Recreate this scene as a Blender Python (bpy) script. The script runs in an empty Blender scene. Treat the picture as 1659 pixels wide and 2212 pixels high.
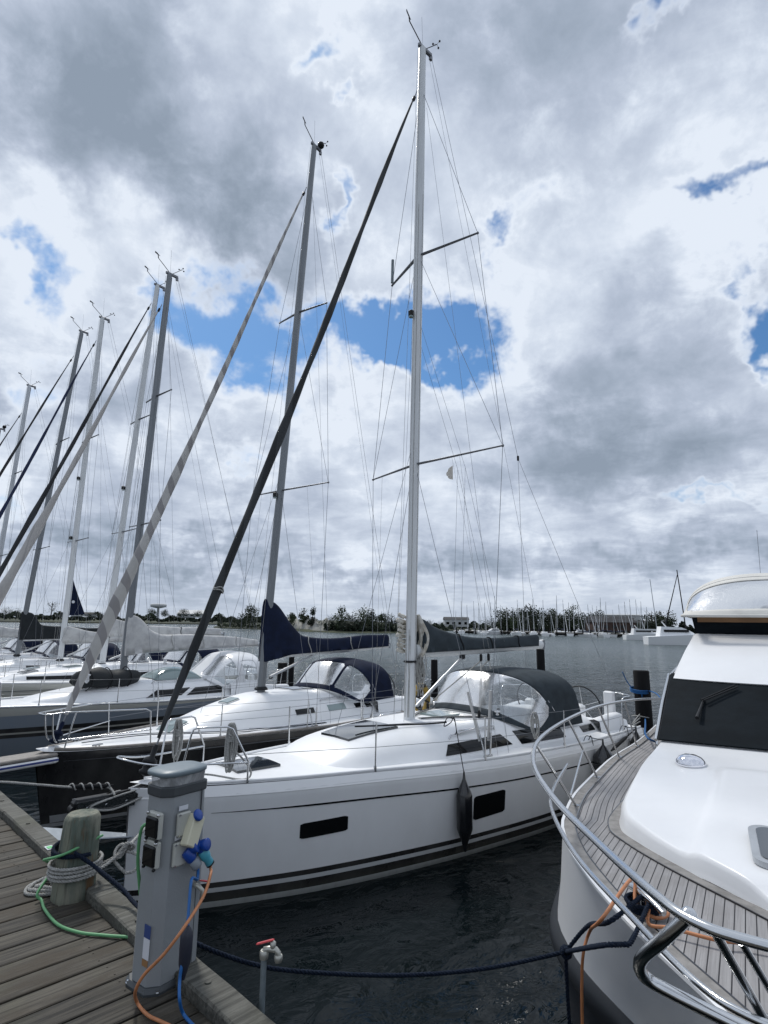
import bpy, math, random
from mathutils import Vector, Matrix
random.seed(7)
rad = math.radians
S = bpy.context.scene

# ------------------------------------------------------------------ camera
F, HY, CX, CY, ROLL, CZ = 1250.0, 1347.0, 829.5, 1106.0, rad(0.7), 3.3
PIT = math.atan((HY - CY) / F)
cP, sP, cR, sR = math.cos(PIT), math.sin(PIT), math.cos(ROLL), math.sin(ROLL)
cam_d = bpy.data.cameras.new('camera'); cam = bpy.data.objects.new('camera', cam_d)
S.collection.objects.link(cam); S.camera = cam
fwd = Vector((0, cP, sP)); up0 = Vector((0, -sP, cP)); r0 = Vector((1, 0, 0))
rt = r0 * cR + up0 * sR
upv = up0 * cR - r0 * sR
cam.matrix_world = Matrix(((rt.x, upv.x, -fwd.x, 0), (rt.y, upv.y, -fwd.y, 0), (rt.z, upv.z, -fwd.z, CZ), (0, 0, 0, 1)))
cam_d.sensor_fit = 'VERTICAL'; cam_d.sensor_height = 36; cam_d.lens = 36 * F / 2212
cam_d.clip_start = 0.05; cam_d.clip_end = 9000

def at(x, y, z=None, Y=None):
    """point of the place seen at reference pixel (x, y), at height z or at depth Y"""
    a = (x - CX) / F; b = (CY - y) / F
    u = a * cR - b * sR; v = a * sR + b * cR
    d = Vector((u, cP - v * sP, sP + v * cP))
    t = (z - CZ) / d.z if z is not None else Y / d.y
    return Vector((0, 0, CZ)) + d * t

# ------------------------------------------------------------------ node helper
class NB:
    def __init__(s, tree): s.t = tree; s.n = tree.nodes; s.l = tree.links
    def node(s, typ, **kw):
        n = s.n.new(typ)
        for k, v in kw.items(): setattr(n, k, v)
        return n
    def put(s, sock, v):
        if hasattr(v, 'is_linked') or isinstance(v, bpy.types.NodeSocket): s.l.new(v, sock)
        elif v is not None: sock.default_value = v
    def m(s, op, a, b=None, c=None, clamp=False):
        n = s.node('ShaderNodeMath', operation=op); n.use_clamp = clamp
        s.put(n.inputs[0], a)
        if b is not None: s.put(n.inputs[1], b)
        if c is not None: s.put(n.inputs[2], c)
        return n.outputs[0]
    def comb(s, x, y, z):
        n = s.node('ShaderNodeCombineXYZ'); s.put(n.inputs[0], x); s.put(n.inputs[1], y); s.put(n.inputs[2], z); return n.outputs[0]
    def sep(s, v):
        n = s.node('ShaderNodeSeparateXYZ'); s.l.new(v, n.inputs[0]); return n.outputs
    def noise(s, vec, scale, detail=4, rough=0.5, dist=0.0, out=0):
        n = s.node('ShaderNodeTexNoise'); 
        if vec is not None: s.l.new(vec, n.inputs['Vector'])
        n.inputs['Scale'].default_value = scale; n.inputs['Detail'].default_value = detail
        n.inputs['Roughness'].default_value = rough; n.inputs['Distortion'].default_value = dist
        return n.outputs[out]
    def mix(s, f, a, b):
        n = s.node('ShaderNodeMix', data_type='RGBA'); s.put(n.inputs[0], f)
        s.put(n.inputs[6], a if not isinstance(a, tuple) else (*a, 1)[:4]); s.put(n.inputs[7], b if not isinstance(b, tuple) else (*b, 1)[:4])
        return n.outputs[2]
    def ss(s, v, lo, hi, a=0.0, b=1.0):
        n = s.node('ShaderNodeMapRange', interpolation_type='SMOOTHSTEP'); s.put(n.inputs[0], v)
        for i, q in zip((1, 2, 3, 4), (lo, hi, a, b)): n.inputs[i].default_value = q
        return n.outputs[0]
    def scale(s, vec, x, y, z):
        n = s.node('ShaderNodeMapping'); s.l.new(vec, n.inputs[0]); n.inputs['Scale'].default_value = (x, y, z); return n.outputs[0]

# ------------------------------------------------------------------ world: daylight sky with broken cloud
SUN_EL, SUN_AZ = rad(52), rad(-28)          # azimuth from +Y towards +X
W = bpy.data.worlds.new('World'); S.world = W; W.use_nodes = True
wn = NB(W.node_tree); W.node_tree.nodes.clear()
SKY_STR = 0.06
def ae(px, py):
    d = (at(px, py, Y=1.0) - Vector((0, 0, CZ))).normalized()
    return math.atan2(d.x, d.y), math.asin(d.z)
def build_sky():
    n = wn
    tc = n.node('ShaderNodeTexCoord').outputs['Generated']
    sky = n.node('ShaderNodeTexSky', sky_type='NISHITA'); sky.sun_disc = False
    sky.sun_elevation = SUN_EL; sky.sun_rotation = SUN_AZ; sky.air_density = 1.25; sky.dust_density = 0.6; sky.ozone_density = 2.2
    x, y, z = n.sep(tc)
    zc = n.m('MAXIMUM', z, 0.0)
    den = n.m('ADD', zc, 0.16)
    pv = n.comb(n.m('DIVIDE', x, den), n.m('DIVIDE', y, den), 0.0)          # cloud deck seen in perspective
    az = n.m('ARCTAN2', x, y); el = n.m('ARCSINE', z)
    wob = n.sep(n.noise(tc, 5.5, 5, 0.6, out=1))
    azw = n.m('ADD', az, n.m('MULTIPLY', n.m('SUBTRACT', wob[0], 0.5), 0.42))
    elw = n.m('ADD', el, n.m('MULTIPLY', n.m('SUBTRACT', wob[1], 0.5), 0.34))
    def blob(px, py, rx, ry, k, rot=0.0):
        a0, e0 = ae(px, py); sc = 1 / F
        dx = n.m('SUBTRACT', azw, a0); dy = n.m('SUBTRACT', elw, e0)
        if rot:
            c_, s_ = math.cos(rad(rot)), math.sin(rad(rot))
            dx, dy = n.m('ADD', n.m('MULTIPLY', dx, c_), n.m('MULTIPLY', dy, s_)), n.m('SUBTRACT', n.m('MULTIPLY', dy, c_), n.m('MULTIPLY', dx, s_))
        dx = n.m('DIVIDE', dx, rx * sc); dy = n.m('DIVIDE', dy, ry * sc)
        r2 = n.m('ADD', n.m('MULTIPLY', dx, dx), n.m('MULTIPLY', dy, dy))
        return n.m('MULTIPLY', n.m('EXPONENT', n.m('MULTIPLY', r2, -1.0)), k)
    def total(L):
        s_ = None
        for b in L:
            v = blob(*b); s_ = v if s_ is None else n.m('ADD', s_, v)
        return s_
    holes = total([(480, 700, 130, 85, 1.0, -10), (760, 730, 190, 60, 1.15, 0), (1010, 700, 120, 60, 1.05, 15), (560, 840, 110, 50, .8, 0), (870, 770, 120, 45, .8, 0),
                   (1095, 470, 90, 26, .72, 35), (745, 450, 30, 55, .75, 0), (660, 110, 30, 60, .7, -40), (730, 205, 40, 20, .6, 0),
                   (1400, 25, 60, 30, .85, 30), (1540, 365, 100, 24, .72, -15), (1640, 375, 50, 20, .8, 0), (1630, 640, 50, 60, .8, 0), (1655, 730, 30, 50, .7, 0),
                   (60, 615, 120, 26, .38, -20), (15, 880, 40, 60, .4, 0), (90, 1060, 60, 60, .4, 0), (350, 700, 60, 60, .5, 0), (1590, 1075, 70, 14, .5, 0),
                   (540, 1010, 70, 20, .35, 0), (20, 560, 60, 20, .4, 0)])
    darks = total([(250, 130, 330, 150, .55, 0), (100, 320, 240, 120, .65, -15), (420, 460, 260, 90, .9, -22), (560, 420, 100, 110, .5, 0), (1080, 60, 300, 110, .6, 0), (1330, 230, 260, 130, .15, 0),
                   (1480, 660, 150, 110, .45, 0), (1350, 800, 240, 50, .35, 8), (1180, 950, 240, 75, .8, 10), (1500, 960, 220, 70, .7, 0), (120, 840, 150, 60, .5, 0), (300, 1180, 260, 22, .8, 0),
                   (1020, 1230, 260, 26, .7, 0), (1400, 1180, 300, 26, .7, 0), (600, 1245, 400, 20, .6, 0), (60, 1120, 160, 25, .5, 0), (1560, 1075, 90, 20, .3, 0)])
    brights = total([(130, 560, 260, 80, .75, 15), (860, 330, 180, 250, .45, 0), (600, 130, 160, 160, .35, 0), (1160, 700, 130, 130, .5, 0), (1300, 480, 300, 90, .4, 0), (640, 900, 240, 60, .6, 0), (1480, 470, 200, 60, .35, 0),
                     (230, 990, 220, 60, .35, 0), (1550, 1250, 260, 60, .25, 0), (980, 1070, 240, 30, .4, 0)])
    d1 = n.noise(pv, 1.5, 7, 0.58, 0.3)
    d2 = n.noise(pv, 5.0, 6, 0.62, 0.5)
    d3 = n.noise(tc, 9.0, 7, 0.62, 0.2)
    d4 = n.noise(tc, 2.6, 5, 0.55, 0.4)
    dens = n.m('ADD', n.m('ADD', n.m('MULTIPLY', d1, .45), n.m('MULTIPLY', d3, .85)), n.m('MULTIPLY', d2, .25))   # about .75 mean
    dens = n.m('SUBTRACT', n.m('ADD', dens, 0.2), n.m('MULTIPLY', holes, 0.62))
    alpha = n.ss(dens, 0.41, 0.80)
    # shade: thick cloud is grey, thin edge is white
    sh = n.m('ADD', n.m('MULTIPLY', n.m('SUBTRACT', d1, .5), 1.0), n.m('MULTIPLY', n.m('SUBTRACT', d4, .5), .9))
    sh = n.m('ADD', sh, n.m('MULTIPLY', n.m('SUBTRACT', d2, .5), .6))
    sh = n.m('ADD', sh, n.m('MULTIPLY', n.m('SUBTRACT', d3, .5), .8))
    sh = n.m('ADD', sh, n.m('MULTIPLY', darks, .62))
    sh = n.m('SUBTRACT', sh, n.m('MULTIPLY', brights, .42))
    sh = n.m('ADD', sh, 0.31)
    sh = n.m('SUBTRACT', sh, n.m('MULTIPLY', n.m('SUBTRACT', 1.0, n.ss(dens, .6, 1.0)), .45))
    cr = n.node('ShaderNodeValToRGB'); n.l.new(sh, cr.inputs[0]); e = cr.color_ramp
    e.elements[0].position = 0.0; e.elements[0].color = (.71, .77, .86, 1)
    e.elements[1].position = 1.0; e.elements[1].color = (.25, .305, .385, 1)
    for p_, c_ in ((.22, (.585, .65, .755, 1)), (.5, (.43, .49, .60, 1)), (.75, (.33, .39, .485, 1))):
        k = e.elements.new(p_); k.color = c_
    sc_ = n.node('ShaderNodeVectorMath', operation='SCALE'); n.l.new(cr.outputs[0], sc_.inputs[0]); sc_.inputs['Scale'].default_value = 1 / SKY_STR
    bl = n.node('ShaderNodeVectorMath', operation='MULTIPLY'); n.l.new(sky.outputs[0], bl.inputs[0]); bl.inputs[1].default_value = (.72, 1.1, 1.45)
    # pale haze low on the horizon
    hz = n.ss(z, 0.0, 0.10, 0.55, 0.0)
    col = n.mix(alpha, bl.outputs[0], sc_.outputs[0])
    back = n.ss(y, -.55, .1, .95, 1.0)                      # added dimming of the unseen sky behind the viewer, darkens near hull sides
    bk_ = n.node('ShaderNodeVectorMath', operation='SCALE'); n.l.new(col, bk_.inputs[0]); n.l.new(back, bk_.inputs['Scale']); col = bk_.outputs[0]
    col = n.mix(n.m('MULTIPLY', hz, back), col, (.44 / SKY_STR, .50 / SKY_STR, .59 / SKY_STR))
    bg = n.node('ShaderNodeBackground'); n.l.new(col, bg.inputs[0]); bg.inputs[1].default_value = SKY_STR
    out = n.node('ShaderNodeOutputWorld'); n.l.new(bg.outputs[0], out.inputs[0])
build_sky()

sun_d = bpy.data.lights.new('sun', 'SUN'); sun = bpy.data.objects.new('sun', sun_d); S.collection.objects.link(sun)
sun_d.energy = 2.2; sun_d.angle = rad(9); sun_d.color = (1.0, .97, .92)
sdir = Vector((math.sin(SUN_AZ) * math.cos(SUN_EL), math.cos(SUN_AZ) * math.cos(SUN_EL), math.sin(SUN_EL)))
sun.rotation_euler = sdir.to_track_quat('Z', 'Y').to_euler()
S.view_settings.view_transform = 'Standard'; S.view_settings.look = 'None'; S.view_settings.exposure = 0.14; S.view_settings.gamma = 1.0
S.view_settings.use_curve_mapping = False
S.cycles.max_bounces = 8; S.cycles.transparent_max_bounces = 16; S.cycles.caustics_reflective = False; S.cycles.caustics_refractive = False

# ------------------------------------------------------------------ materials
MATS = {}
def mat(name, col, rough=0.5, metal=0.0, bump=0.0, bscale=30.0, var=0.0, vscale=3.0, col2=None, spec=0.5, coat=0.0, stretch=None, rand=0.0):
    if name in MATS: return MATS[name]
    m = bpy.data.materials.new(name); m.use_nodes = True; MATS[name] = m
    n = NB(m.node_tree); b = m.node_tree.nodes['Principled BSDF']
    b.inputs['Roughness'].default_value = rough; b.inputs['Metallic'].default_value = metal
    b.inputs['Specular IOR Level'].default_value = spec; b.inputs['Coat Weight'].default_value = coat; b.inputs['Coat Roughness'].default_value = .08
    tc = n.node('ShaderNodeTexCoord').outputs['Object']
    v = tc if not stretch else n.scale(tc, *stretch)
    base = (*col, 1)
    c2 = col2 if col2 else tuple(max(0, c * (1 - var)) for c in col)
    if var or col2:
        nz = n.noise(v, vscale, 5, .6)
        c = n.mix(n.ss(nz, .35, .68), tuple(col), tuple(c2))
    else: c = None
    if rand:
        oi = n.node('ShaderNodeObjectInfo').outputs['Random']
        h = n.node('ShaderNodeHueSaturation'); n.put(h.inputs['Color'], c if c is not None else base)
        n.l.new(n.m('ADD', 1 - rand, n.m('MULTIPLY', oi, 2 * rand)), h.inputs['Value']); c = h.outputs[0]
    if c is None: b.inputs['Base Color'].default_value = base
    else: n.l.new(c, b.inputs['Base Color'])
    if bump:
        bn = n.node('ShaderNodeBump'); bn.inputs['Strength'].default_value = bump; bn.inputs['Distance'].default_value = .02
        n.l.new(n.noise(v, bscale, 5, .6), bn.inputs['Height']); n.l.new(bn.outputs[0], b.inputs['Normal'])
    return m

M_gel = mat('white gelcoat', (.80, .81, .825), .30, var=.05, vscale=1.3, coat=.1, bump=.02, bscale=4)
M_deck = mat('white deck moulding', (.84, .85, .86), .38, var=.045, vscale=2.0, bump=.03, bscale=60)
M_cream = mat('cream gelcoat', (.66, .65, .60), .35, var=.08, vscale=1.6, bump=.02, bscale=5)
M_grey_hull = mat('grey hull paint', (.24, .28, .33), .3, var=.08, vscale=1.2)
M_black = mat('black paint', (.012, .013, .016), .16, var=.3, vscale=2, coat=.4)
M_blackpl = mat('black plastic', (.018, .019, .021), .42, bump=.05, spec=.18)
M_window = mat('dark acrylic window', (.006, .007, .008), .05, spec=.32)
M_hatch = mat('smoked hatch glass', (.022, .028, .032), .05, coat=.8)
M_hatchl = mat('pale hatch glass', (.22, .29, .29), .12, coat=.5)
M_steel = mat('stainless steel', (.62, .63, .64), .17, metal=1.0, bump=.02)
M_wire = mat('rigging wire', (.20, .21, .23), .35, metal=.6)
M_alu = mat('anodised mast', (.50, .52, .54), .36, metal=.55, var=.12, vscale=1.5, stretch=(6, 6, .6), bump=.02)
M_alud = mat('dark anodised mast', (.20, .215, .23), .4, metal=.5, var=.15, vscale=1.5, stretch=(6, 6, .6))
M_aluw = mat('white painted spar', (.70, .72, .73), .33, var=.06, stretch=(6, 6, .6))
M_spr = mat('spreader metal', (.20, .21, .23), .4, metal=.5)
M_canvas_g = mat('grey canvas', (.040, .052, .062), .8, var=.25, vscale=5, bump=.25, bscale=14, spec=.18)
M_canvas_n = mat('navy canvas', (.006, .012, .036), .8, var=.3, vscale=5, bump=.3, bscale=12, spec=.18)
M_canvas_k = mat('black canvas', (.022, .026, .029), .8, var=.2, vscale=5, bump=.25, bscale=14, spec=.18)
M_canvas_w = mat('off white canvas', (.56, .56, .55), .75, col2=(.42, .42, .42), vscale=4, bump=.5, bscale=9)
M_canvas_b = mat('beige canvas', (.62, .61, .575), .8, var=.12, vscale=3, bump=.2, bscale=10)
M_sail = mat('sailcloth', (.60, .58, .53), .7, col2=(.38, .35, .29), vscale=9, bump=.6, bscale=12)
M_rope_w = mat('white rope', (.52, .52, .50), .8, var=.35, vscale=60, bump=.8, bscale=180)
M_rope_n = mat('navy rope', (.012, .022, .045), .8, var=.3, vscale=80, bump=.8, bscale=180, spec=.18)
M_rope_k = mat('black rope', (.015, .016, .018), .8, bump=.6, bscale=180, spec=.18)
M_rope_b = mat('blue rope', (.015, .12, .33), .7, bump=.6, bscale=180)
M_rope_g = mat('sage green cable', (.10, .30, .13), .5)
M_cab_o = mat('orange cable', (.52, .21, .09), .5, var=.2, vscale=20)
M_cab_b = mat('blue cable', (.012, .11, .34), .45)
M_blue = mat('blue socket plastic', (.008, .055, .30), .35)
M_cyan = mat('pale blue plug plastic', (.06, .32, .42), .4)
M_pgrey = mat('grey plug plastic', (.22, .25, .28), .45)
M_ivory = mat('ivory plastic', (.60, .58, .44), .5)
M_sockw = mat('off white plastic', (.48, .49, .45), .5, var=.15)
M_red = mat('red handle paint', (.42, .03, .04), .45)
M_galv = mat('galvanised pipe', (.20, .24, .26), .5, metal=.3, var=.25, vscale=12)
M_brass = mat('tap metal', (.42, .42, .38), .4, metal=.7)
M_ped = mat('grey pedestal paint', (.29, .31, .325), .45, metal=.15, var=.08, vscale=2.5, bump=.12, bscale=160)
M_pedd = mat('dark grey pedestal trim', (.045, .052, .058), .5)
M_pedcap = mat('grey pedestal lid', (.15, .19, .215), .45, var=.1)
M_paper = mat('white sticker', (.62, .64, .68), .6)
M_stb = mat('blue sticker', (.03, .06, .20), .5)
M_rust = mat('rusty sticker', (.28, .15, .06), .7)
M_green = mat('green sticker', (.10, .45, .16), .6)
M_pink = mat('pink sticker', (.60, .20, .16), .6)
M_pile = mat('tarred pile', (.010, .010, .011), .75, var=.4, vscale=6, bump=.5, bscale=20, stretch=(1, 1, .2), spec=.18)
M_rubber = mat('dark grey rubber', (.028, .032, .038), .55, bump=.1, bscale=60, spec=.18)
M_nonskid = mat('grey deck paint', (.30, .31, .31), .8, bump=.2, bscale=200)
M_teakg = mat('grey weathered teak', (.27, .25, .23), .7, var=.25, vscale=12)
M_horseshoe = mat('yellow canvas', (.50, .33, .06), .7, col2=(.25, .19, .09), vscale=8)
M_blackcov = mat('black mesh windscreen cover', (.009, .013, .017), .75, var=.35, vscale=2.2, bump=.3, bscale=5, stretch=(1, 1, 2), spec=.07)
M_brown = mat('tan lining', (.24, .13, .06), .7, var=.2)
M_chrome = mat('polished chrome', (.80, .80, .84), .04, metal=1.0)
M_flag = mat('pale pennant cloth', (.62, .58, .52), .8)
M_rubberboat = mat('dark inflatable rubber', (.030, .033, .035), .6, bump=.2, spec=.18)

def m_stripes(name, stops, rough=.25):
    """hull colour by height above the water: list of (z_from, colour)"""
    m = bpy.data.materials.new(name); m.use_nodes = True; n = NB(m.node_tree); b = m.node_tree.nodes['Principled BSDF']
    b.inputs['Roughness'].default_value = rough; b.inputs['Coat Weight'].default_value = .35; b.inputs['Coat Roughness'].default_value = .1
    tc = n.node('ShaderNodeTexCoord').outputs['Object']; z = n.sep(tc)[2]; c = None
    for z0, col in stops:
        c = (*col, 1) if c is None else n.mix(n.m('GREATER_THAN', z, z0), c, (*col, 1))
    nz = n.noise(n.scale(tc, 1, 1, .5), 1.6, 5, .6)
    c = n.mix(n.ss(nz, .3, .75, 0, .12), c, (.3, .3, .28, 1))
    # faint grime just above the waterline
    n2 = n.noise(n.scale(tc, 3, 3, .6), 4, 4, .6)
    g = n.m('MULTIPLY', n.ss(z, .02, .16, .5, 0), n2)
    c = n.mix(g, c, (.10, .10, .07, 1))
    n.l.new(c, b.inputs['Base Color'])
    bn = n.node('ShaderNodeBump'); bn.inputs['Strength'].default_value = .03; bn.inputs['Distance'].default_value = .02
    n.l.new(n.noise(tc, 2.5, 3), bn.inputs['Height']); n.l.new(bn.outputs[0], b.inputs['Normal'])
    return m

def m_spiral(name, c1, c2, turns, frac, rough=.75):
    m = bpy.data.materials.new(name); m.use_nodes = True; n = NB(m.node_tree); b = m.node_tree.nodes['Principled BSDF']
    b.inputs['Roughness'].default_value = rough
    tc = n.node('ShaderNodeTexCoord').outputs['Object']; x, y, z = n.sep(tc)
    ph = n.m('ADD', n.m('DIVIDE', n.m('ARCTAN2', y, x), 2 * math.pi), n.m('MULTIPLY', z, turns))
    ph = n.m('ADD', ph, n.m('MULTIPLY', n.noise(tc, 1.2, 2), .5))
    fr = n.m('FRACT', ph); k = n.m('LESS_THAN', fr, frac)
    nz = n.noise(tc, 7, 4, .6)
    a = n.mix(nz, (*c1, 1), tuple([q * .75 for q in c1] + [1]))
    n.l.new(n.mix(k, a, (*c2, 1)), b.inputs['Base Color'])
    bn = n.node('ShaderNodeBump'); bn.inputs['Strength'].default_value = .6; bn.inputs['Distance'].default_value = .02
    n.l.new(n.m('ADD', fr, n.m('MULTIPLY', nz, .6)), bn.inputs['Height']); n.l.new(bn.outputs[0], b.inputs['Normal'])
    return m

def m_clear(name, tint=(.8, .84, .86), white=.22, seed=0.0):
    """soft clear plastic of a sprayhood window, with creases and glare"""
    m = bpy.data.materials.new(name); m.use_nodes = True; n = NB(m.node_tree); m.node_tree.nodes.clear()
    tc = n.node('ShaderNodeTexCoord').outputs['Object']
    nz = n.noise(n.scale(tc, 1, 1, .45), 5.0, 5, .6, 1.2)
    tr = n.node('ShaderNodeBsdfTransparent'); tr.inputs[0].default_value = (*tint, 1)
    gl = n.node('ShaderNodeBsdfGlossy'); gl.inputs['Roughness'].default_value = .22; gl.inputs[0].default_value = (.8, .8, .8, 1)
    df = n.node('ShaderNodeBsdfDiffuse'); df.inputs[0].default_value = (.75, .77, .78, 1)
    bn = n.node('ShaderNodeBump'); bn.inputs['Strength'].default_value = .25; bn.inputs['Distance'].default_value = .03
    n.l.new(nz, bn.inputs['Height']); n.l.new(bn.outputs[0], gl.inputs['Normal'])
    lw = n.node('ShaderNodeFresnel'); lw.inputs[0].default_value = 1.5
    m1 = n.node('ShaderNodeMixShader'); n.l.new(n.m('ADD', n.m('MULTIPLY', lw.outputs[0], 1.2), .05, clamp=True), m1.inputs[0])
    n.l.new(tr.outputs[0], m1.inputs[1]); n.l.new(gl.outputs[0], m1.inputs[2])
    m2 = n.node('ShaderNodeMixShader'); n.l.new(n.ss(nz, .46, .72, white * .5, white * 1.5), m2.inputs[0])
    n.l.new(m1.outputs[0], m2.inputs[1]); n.l.new(df.outputs[0], m2.inputs[2])
    o = n.node('ShaderNodeOutputMaterial'); n.l.new(m2.outputs[0], o.inputs[0])
    return m
M_clear = m_clear('clear sprayhood plastic')
M_clear2 = m_clear('clear canopy plastic', (.78, .76, .72), .16)
M_lamp = m_clear('clear pedestal lamp band', (.62, .64, .68), .5)

# ------------------------------------------------------------------ objects and mesh helpers
COL = S.collection
def tag(o, label=None, cat=None, group=None, kind=None):
    if label: o['label'] = label
    if cat: o['category'] = cat
    if group: o['group'] = group
    if kind: o['kind'] = kind
    return o
def empty(name, loc, rz=0, label=None, cat=None, group=None):
    o = bpy.data.objects.new(name, None); COL.objects.link(o); o.location = loc; o.rotation_euler = (0, 0, rz)
    o.empty_display_size = .2
    return tag(o, label, cat, group)

def catmull(P, k=6, closed=False):
    P = [Vector(p) for p in P]; n = len(P)
    if n < 3: return P
    R = []
    for i in range(n if closed else n - 1):
        g = lambda j: P[j % n] if closed else P[max(0, min(n - 1, j))]
        a, b, c, d = g(i - 1), g(i), g(i + 1), g(i + 2)
        for s in range(k):
            t = s / k
            R.append(.5 * ((2 * b) + (c - a) * t + (2 * a - 5 * b + 4 * c - d) * t * t + (3 * b - a - 3 * c + d) * t ** 3))
    if not closed: R.append(P[-1])
    return R
def itp(T, x):
    """smooth table lookup"""
    if x <= T[0][0]: return T[0][1]
    if x >= T[-1][0]: return T[-1][1]
    for i in range(len(T) - 1):
        if x <= T[i + 1][0]: break
    x0, y0 = T[i]; x1, y1 = T[i + 1]; h = x1 - x0; t = (x - x0) / h
    def sl(j):
        if j <= 0: return (T[1][1] - T[0][1]) / (T[1][0] - T[0][0])
        if j >= len(T) - 1: return (T[-1][1] - T[-2][1]) / (T[-1][0] - T[-2][0])
        a = (T[j][1] - T[j - 1][1]) / (T[j][0] - T[j - 1][0]); b = (T[j + 1][1] - T[j][1]) / (T[j + 1][0] - T[j][0])
        return 0 if a * b <= 0 else 2 * a * b / (a + b)
    m0, m1 = sl(i) * h, sl(i + 1) * h
    return (2 * t**3 - 3 * t**2 + 1) * y0 + (t**3 - 2 * t**2 + t) * m0 + (-2 * t**3 + 3 * t**2) * y1 + (t**3 - t**2) * m1

class MB:
    def __init__(s): s.v = []; s.f = []; s.sm = []; s.mi = []; s.uv = {}
    def add(s, vs, fs, smooth=True, mi=0):
        o = len(s.v); s.v += [tuple(v) for v in vs]
        for f in fs: s.f.append(tuple(i + o for i in f)); s.sm.append(smooth); s.mi.append(mi)
        return o
    def box(s, c, size, rz=0, rot=None, mi=0, taper=1.0):
        x, y, z = [q / 2 for q in size]; vs = []
        for k in (-1, 1):
            t = taper if k > 0 else 1
            for a, b in ((-1, -1), (1, -1), (1, 1), (-1, 1)): vs.append(Vector((a * x * t, b * y * t, k * z)))
        R = rot if rot is not None else Matrix.Rotation(rz, 3, 'Z')
        vs = [R @ v + Vector(c) for v in vs]
        s.add(vs, [(3, 2, 1, 0), (4, 5, 6, 7), (0, 1, 5, 4), (1, 2, 6, 5), (2, 3, 7, 6), (3, 0, 4, 7)], False, mi); return s
    def bbox(s, c, size, bev=.01, rz=0, rot=None, mi=0):
        """box with chamfered edges: an octagon-cornered prism top and bottom"""
        x, y, z = [q / 2 for q in size]; b = min(bev, x * .9, y * .9, z * .9); rings = []
        for zz, ins in ((-z, b), (-z + b, 0), (z - b, 0), (z, b)):
            X, Y_ = x - ins, y - ins; q = b
            rings.append([(X, -Y_ + q), (X, Y_ - q), (X - q, Y_), (-X + q, Y_), (-X, Y_ - q), (-X, -Y_ + q), (-X + q, -Y_), (X - q, -Y_)])
            rings[-1] = [Vector((p[0], p[1], zz)) for p in rings[-1]]
        R = rot if rot is not None else Matrix.Rotation(rz, 3, 'Z')
        rings = [[R @ p + Vector(c) for p in r] for r in rings]
        s.loft(rings, True, True, smooth=False, mi=mi); return s
    def loft(s, rings, closed=True, cap=True, smooth=True, mi=0):
        n = len(rings[0]); vs = [p for r in rings for p in r]; fs = []
        for i in range(len(rings) - 1):
            for j in range(n if closed else n - 1):
                k = (j + 1) % n; fs.append((i * n + j, i * n + k, (i + 1) * n + k, (i + 1) * n + j))
        s.add(vs, fs, smooth, mi)
        if cap and closed:
            s.add(rings[0], [tuple(range(n))[::-1]], False, mi); s.add(rings[-1], [tuple(range(n))], False, mi)
        return s
    def tube(s, P, r, n=8, closed=False, cap=True, mi=0, flat=1.0, ref=None):
        P = [Vector(p) for p in P]; m = len(P)
        rs = r if isinstance(r, (list, tuple)) else [r] * m
        T = []
        for i in range(m):
            a = P[(i - 1) % m] if (closed or i > 0) else P[i]; b = P[(i + 1) % m] if (closed or i < m - 1) else P[i]
            d = (b - a); T.append(d.normalized() if d.length > 1e-9 else Vector((0, 0, 1)))
        ref = Vector(ref) if ref is not None else (Vector((0, 0, 1)) if abs(T[0].z) < .9 else Vector((0, 1, 0)))
        U = (ref - T[0] * ref.dot(T[0])).normalized(); rings = []
        for i in range(m):
            U = (U - T[i] * U.dot(T[i])).normalized(); V = T[i].cross(U)
            rings.append([P[i] + (U * math.cos(2 * math.pi * j / n) * rs[i] + V * math.sin(2 * math.pi * j / n) * rs[i] * flat) for j in range(n)])
        if closed: rings.append(rings[0])
        s.loft(rings, True, cap and not closed, mi=mi); return s
    def cyl(s, c, r, h, n=16, r2=None, mi=0, axis=None):
        c = Vector(c); ax = Vector(axis).normalized() if axis is not None else Vector((0, 0, 1))
        r2 = r if r2 is None else r2
        return s.tube([c, c + ax * h], [r, r2], n, mi=mi)
    def rev(s, prof, n=20, c=(0, 0, 0), axis=None, mi=0):
        """prof: (r, h) list"""
        c = Vector(c); ax = Vector(axis).normalized() if axis is not None else Vector((0, 0, 1))
        q = ax.to_track_quat('Z', 'Y').to_matrix()
        rings = [[c + q @ Vector((r * math.cos(2 * math.pi * j / n), r * math.sin(2 * math.pi * j / n), h)) for j in range(n)] for r, h in prof]
        s.loft(rings, True, True, mi=mi); return s
    def ball(s, c, r, n=10, mi=0, sz=1.0):
        prof = [(max(1e-4, r * math.sin(math.pi * i / n)), -r * sz * math.cos(math.pi * i / n)) for i in range(n + 1)]
        return s.rev(prof, n * 2, c, mi=mi)
    def grid(s, fn, nu, nv, smooth=True, mi=0, mask=None, uvfn=None):
        vs = []; 
        for i in range(nu + 1):
            for j in range(nv + 1): vs.append(fn(i / nu, j / nv))
        fs = []
        for i in range(nu):
            for j in range(nv):
                if mask is None or mask((i + .5) / nu, (j + .5) / nv):
                    a = i * (nv + 1) + j; fs.append((a, a + nv + 1, a + nv + 2, a + 1))
        o = s.add(vs, fs, smooth, mi)
        if uvfn:
            for i in range(nu + 1):
                for j in range(nv + 1): s.uv[o + i * (nv + 1) + j] = uvfn(i / nu, j / nv)
        return s
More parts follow.
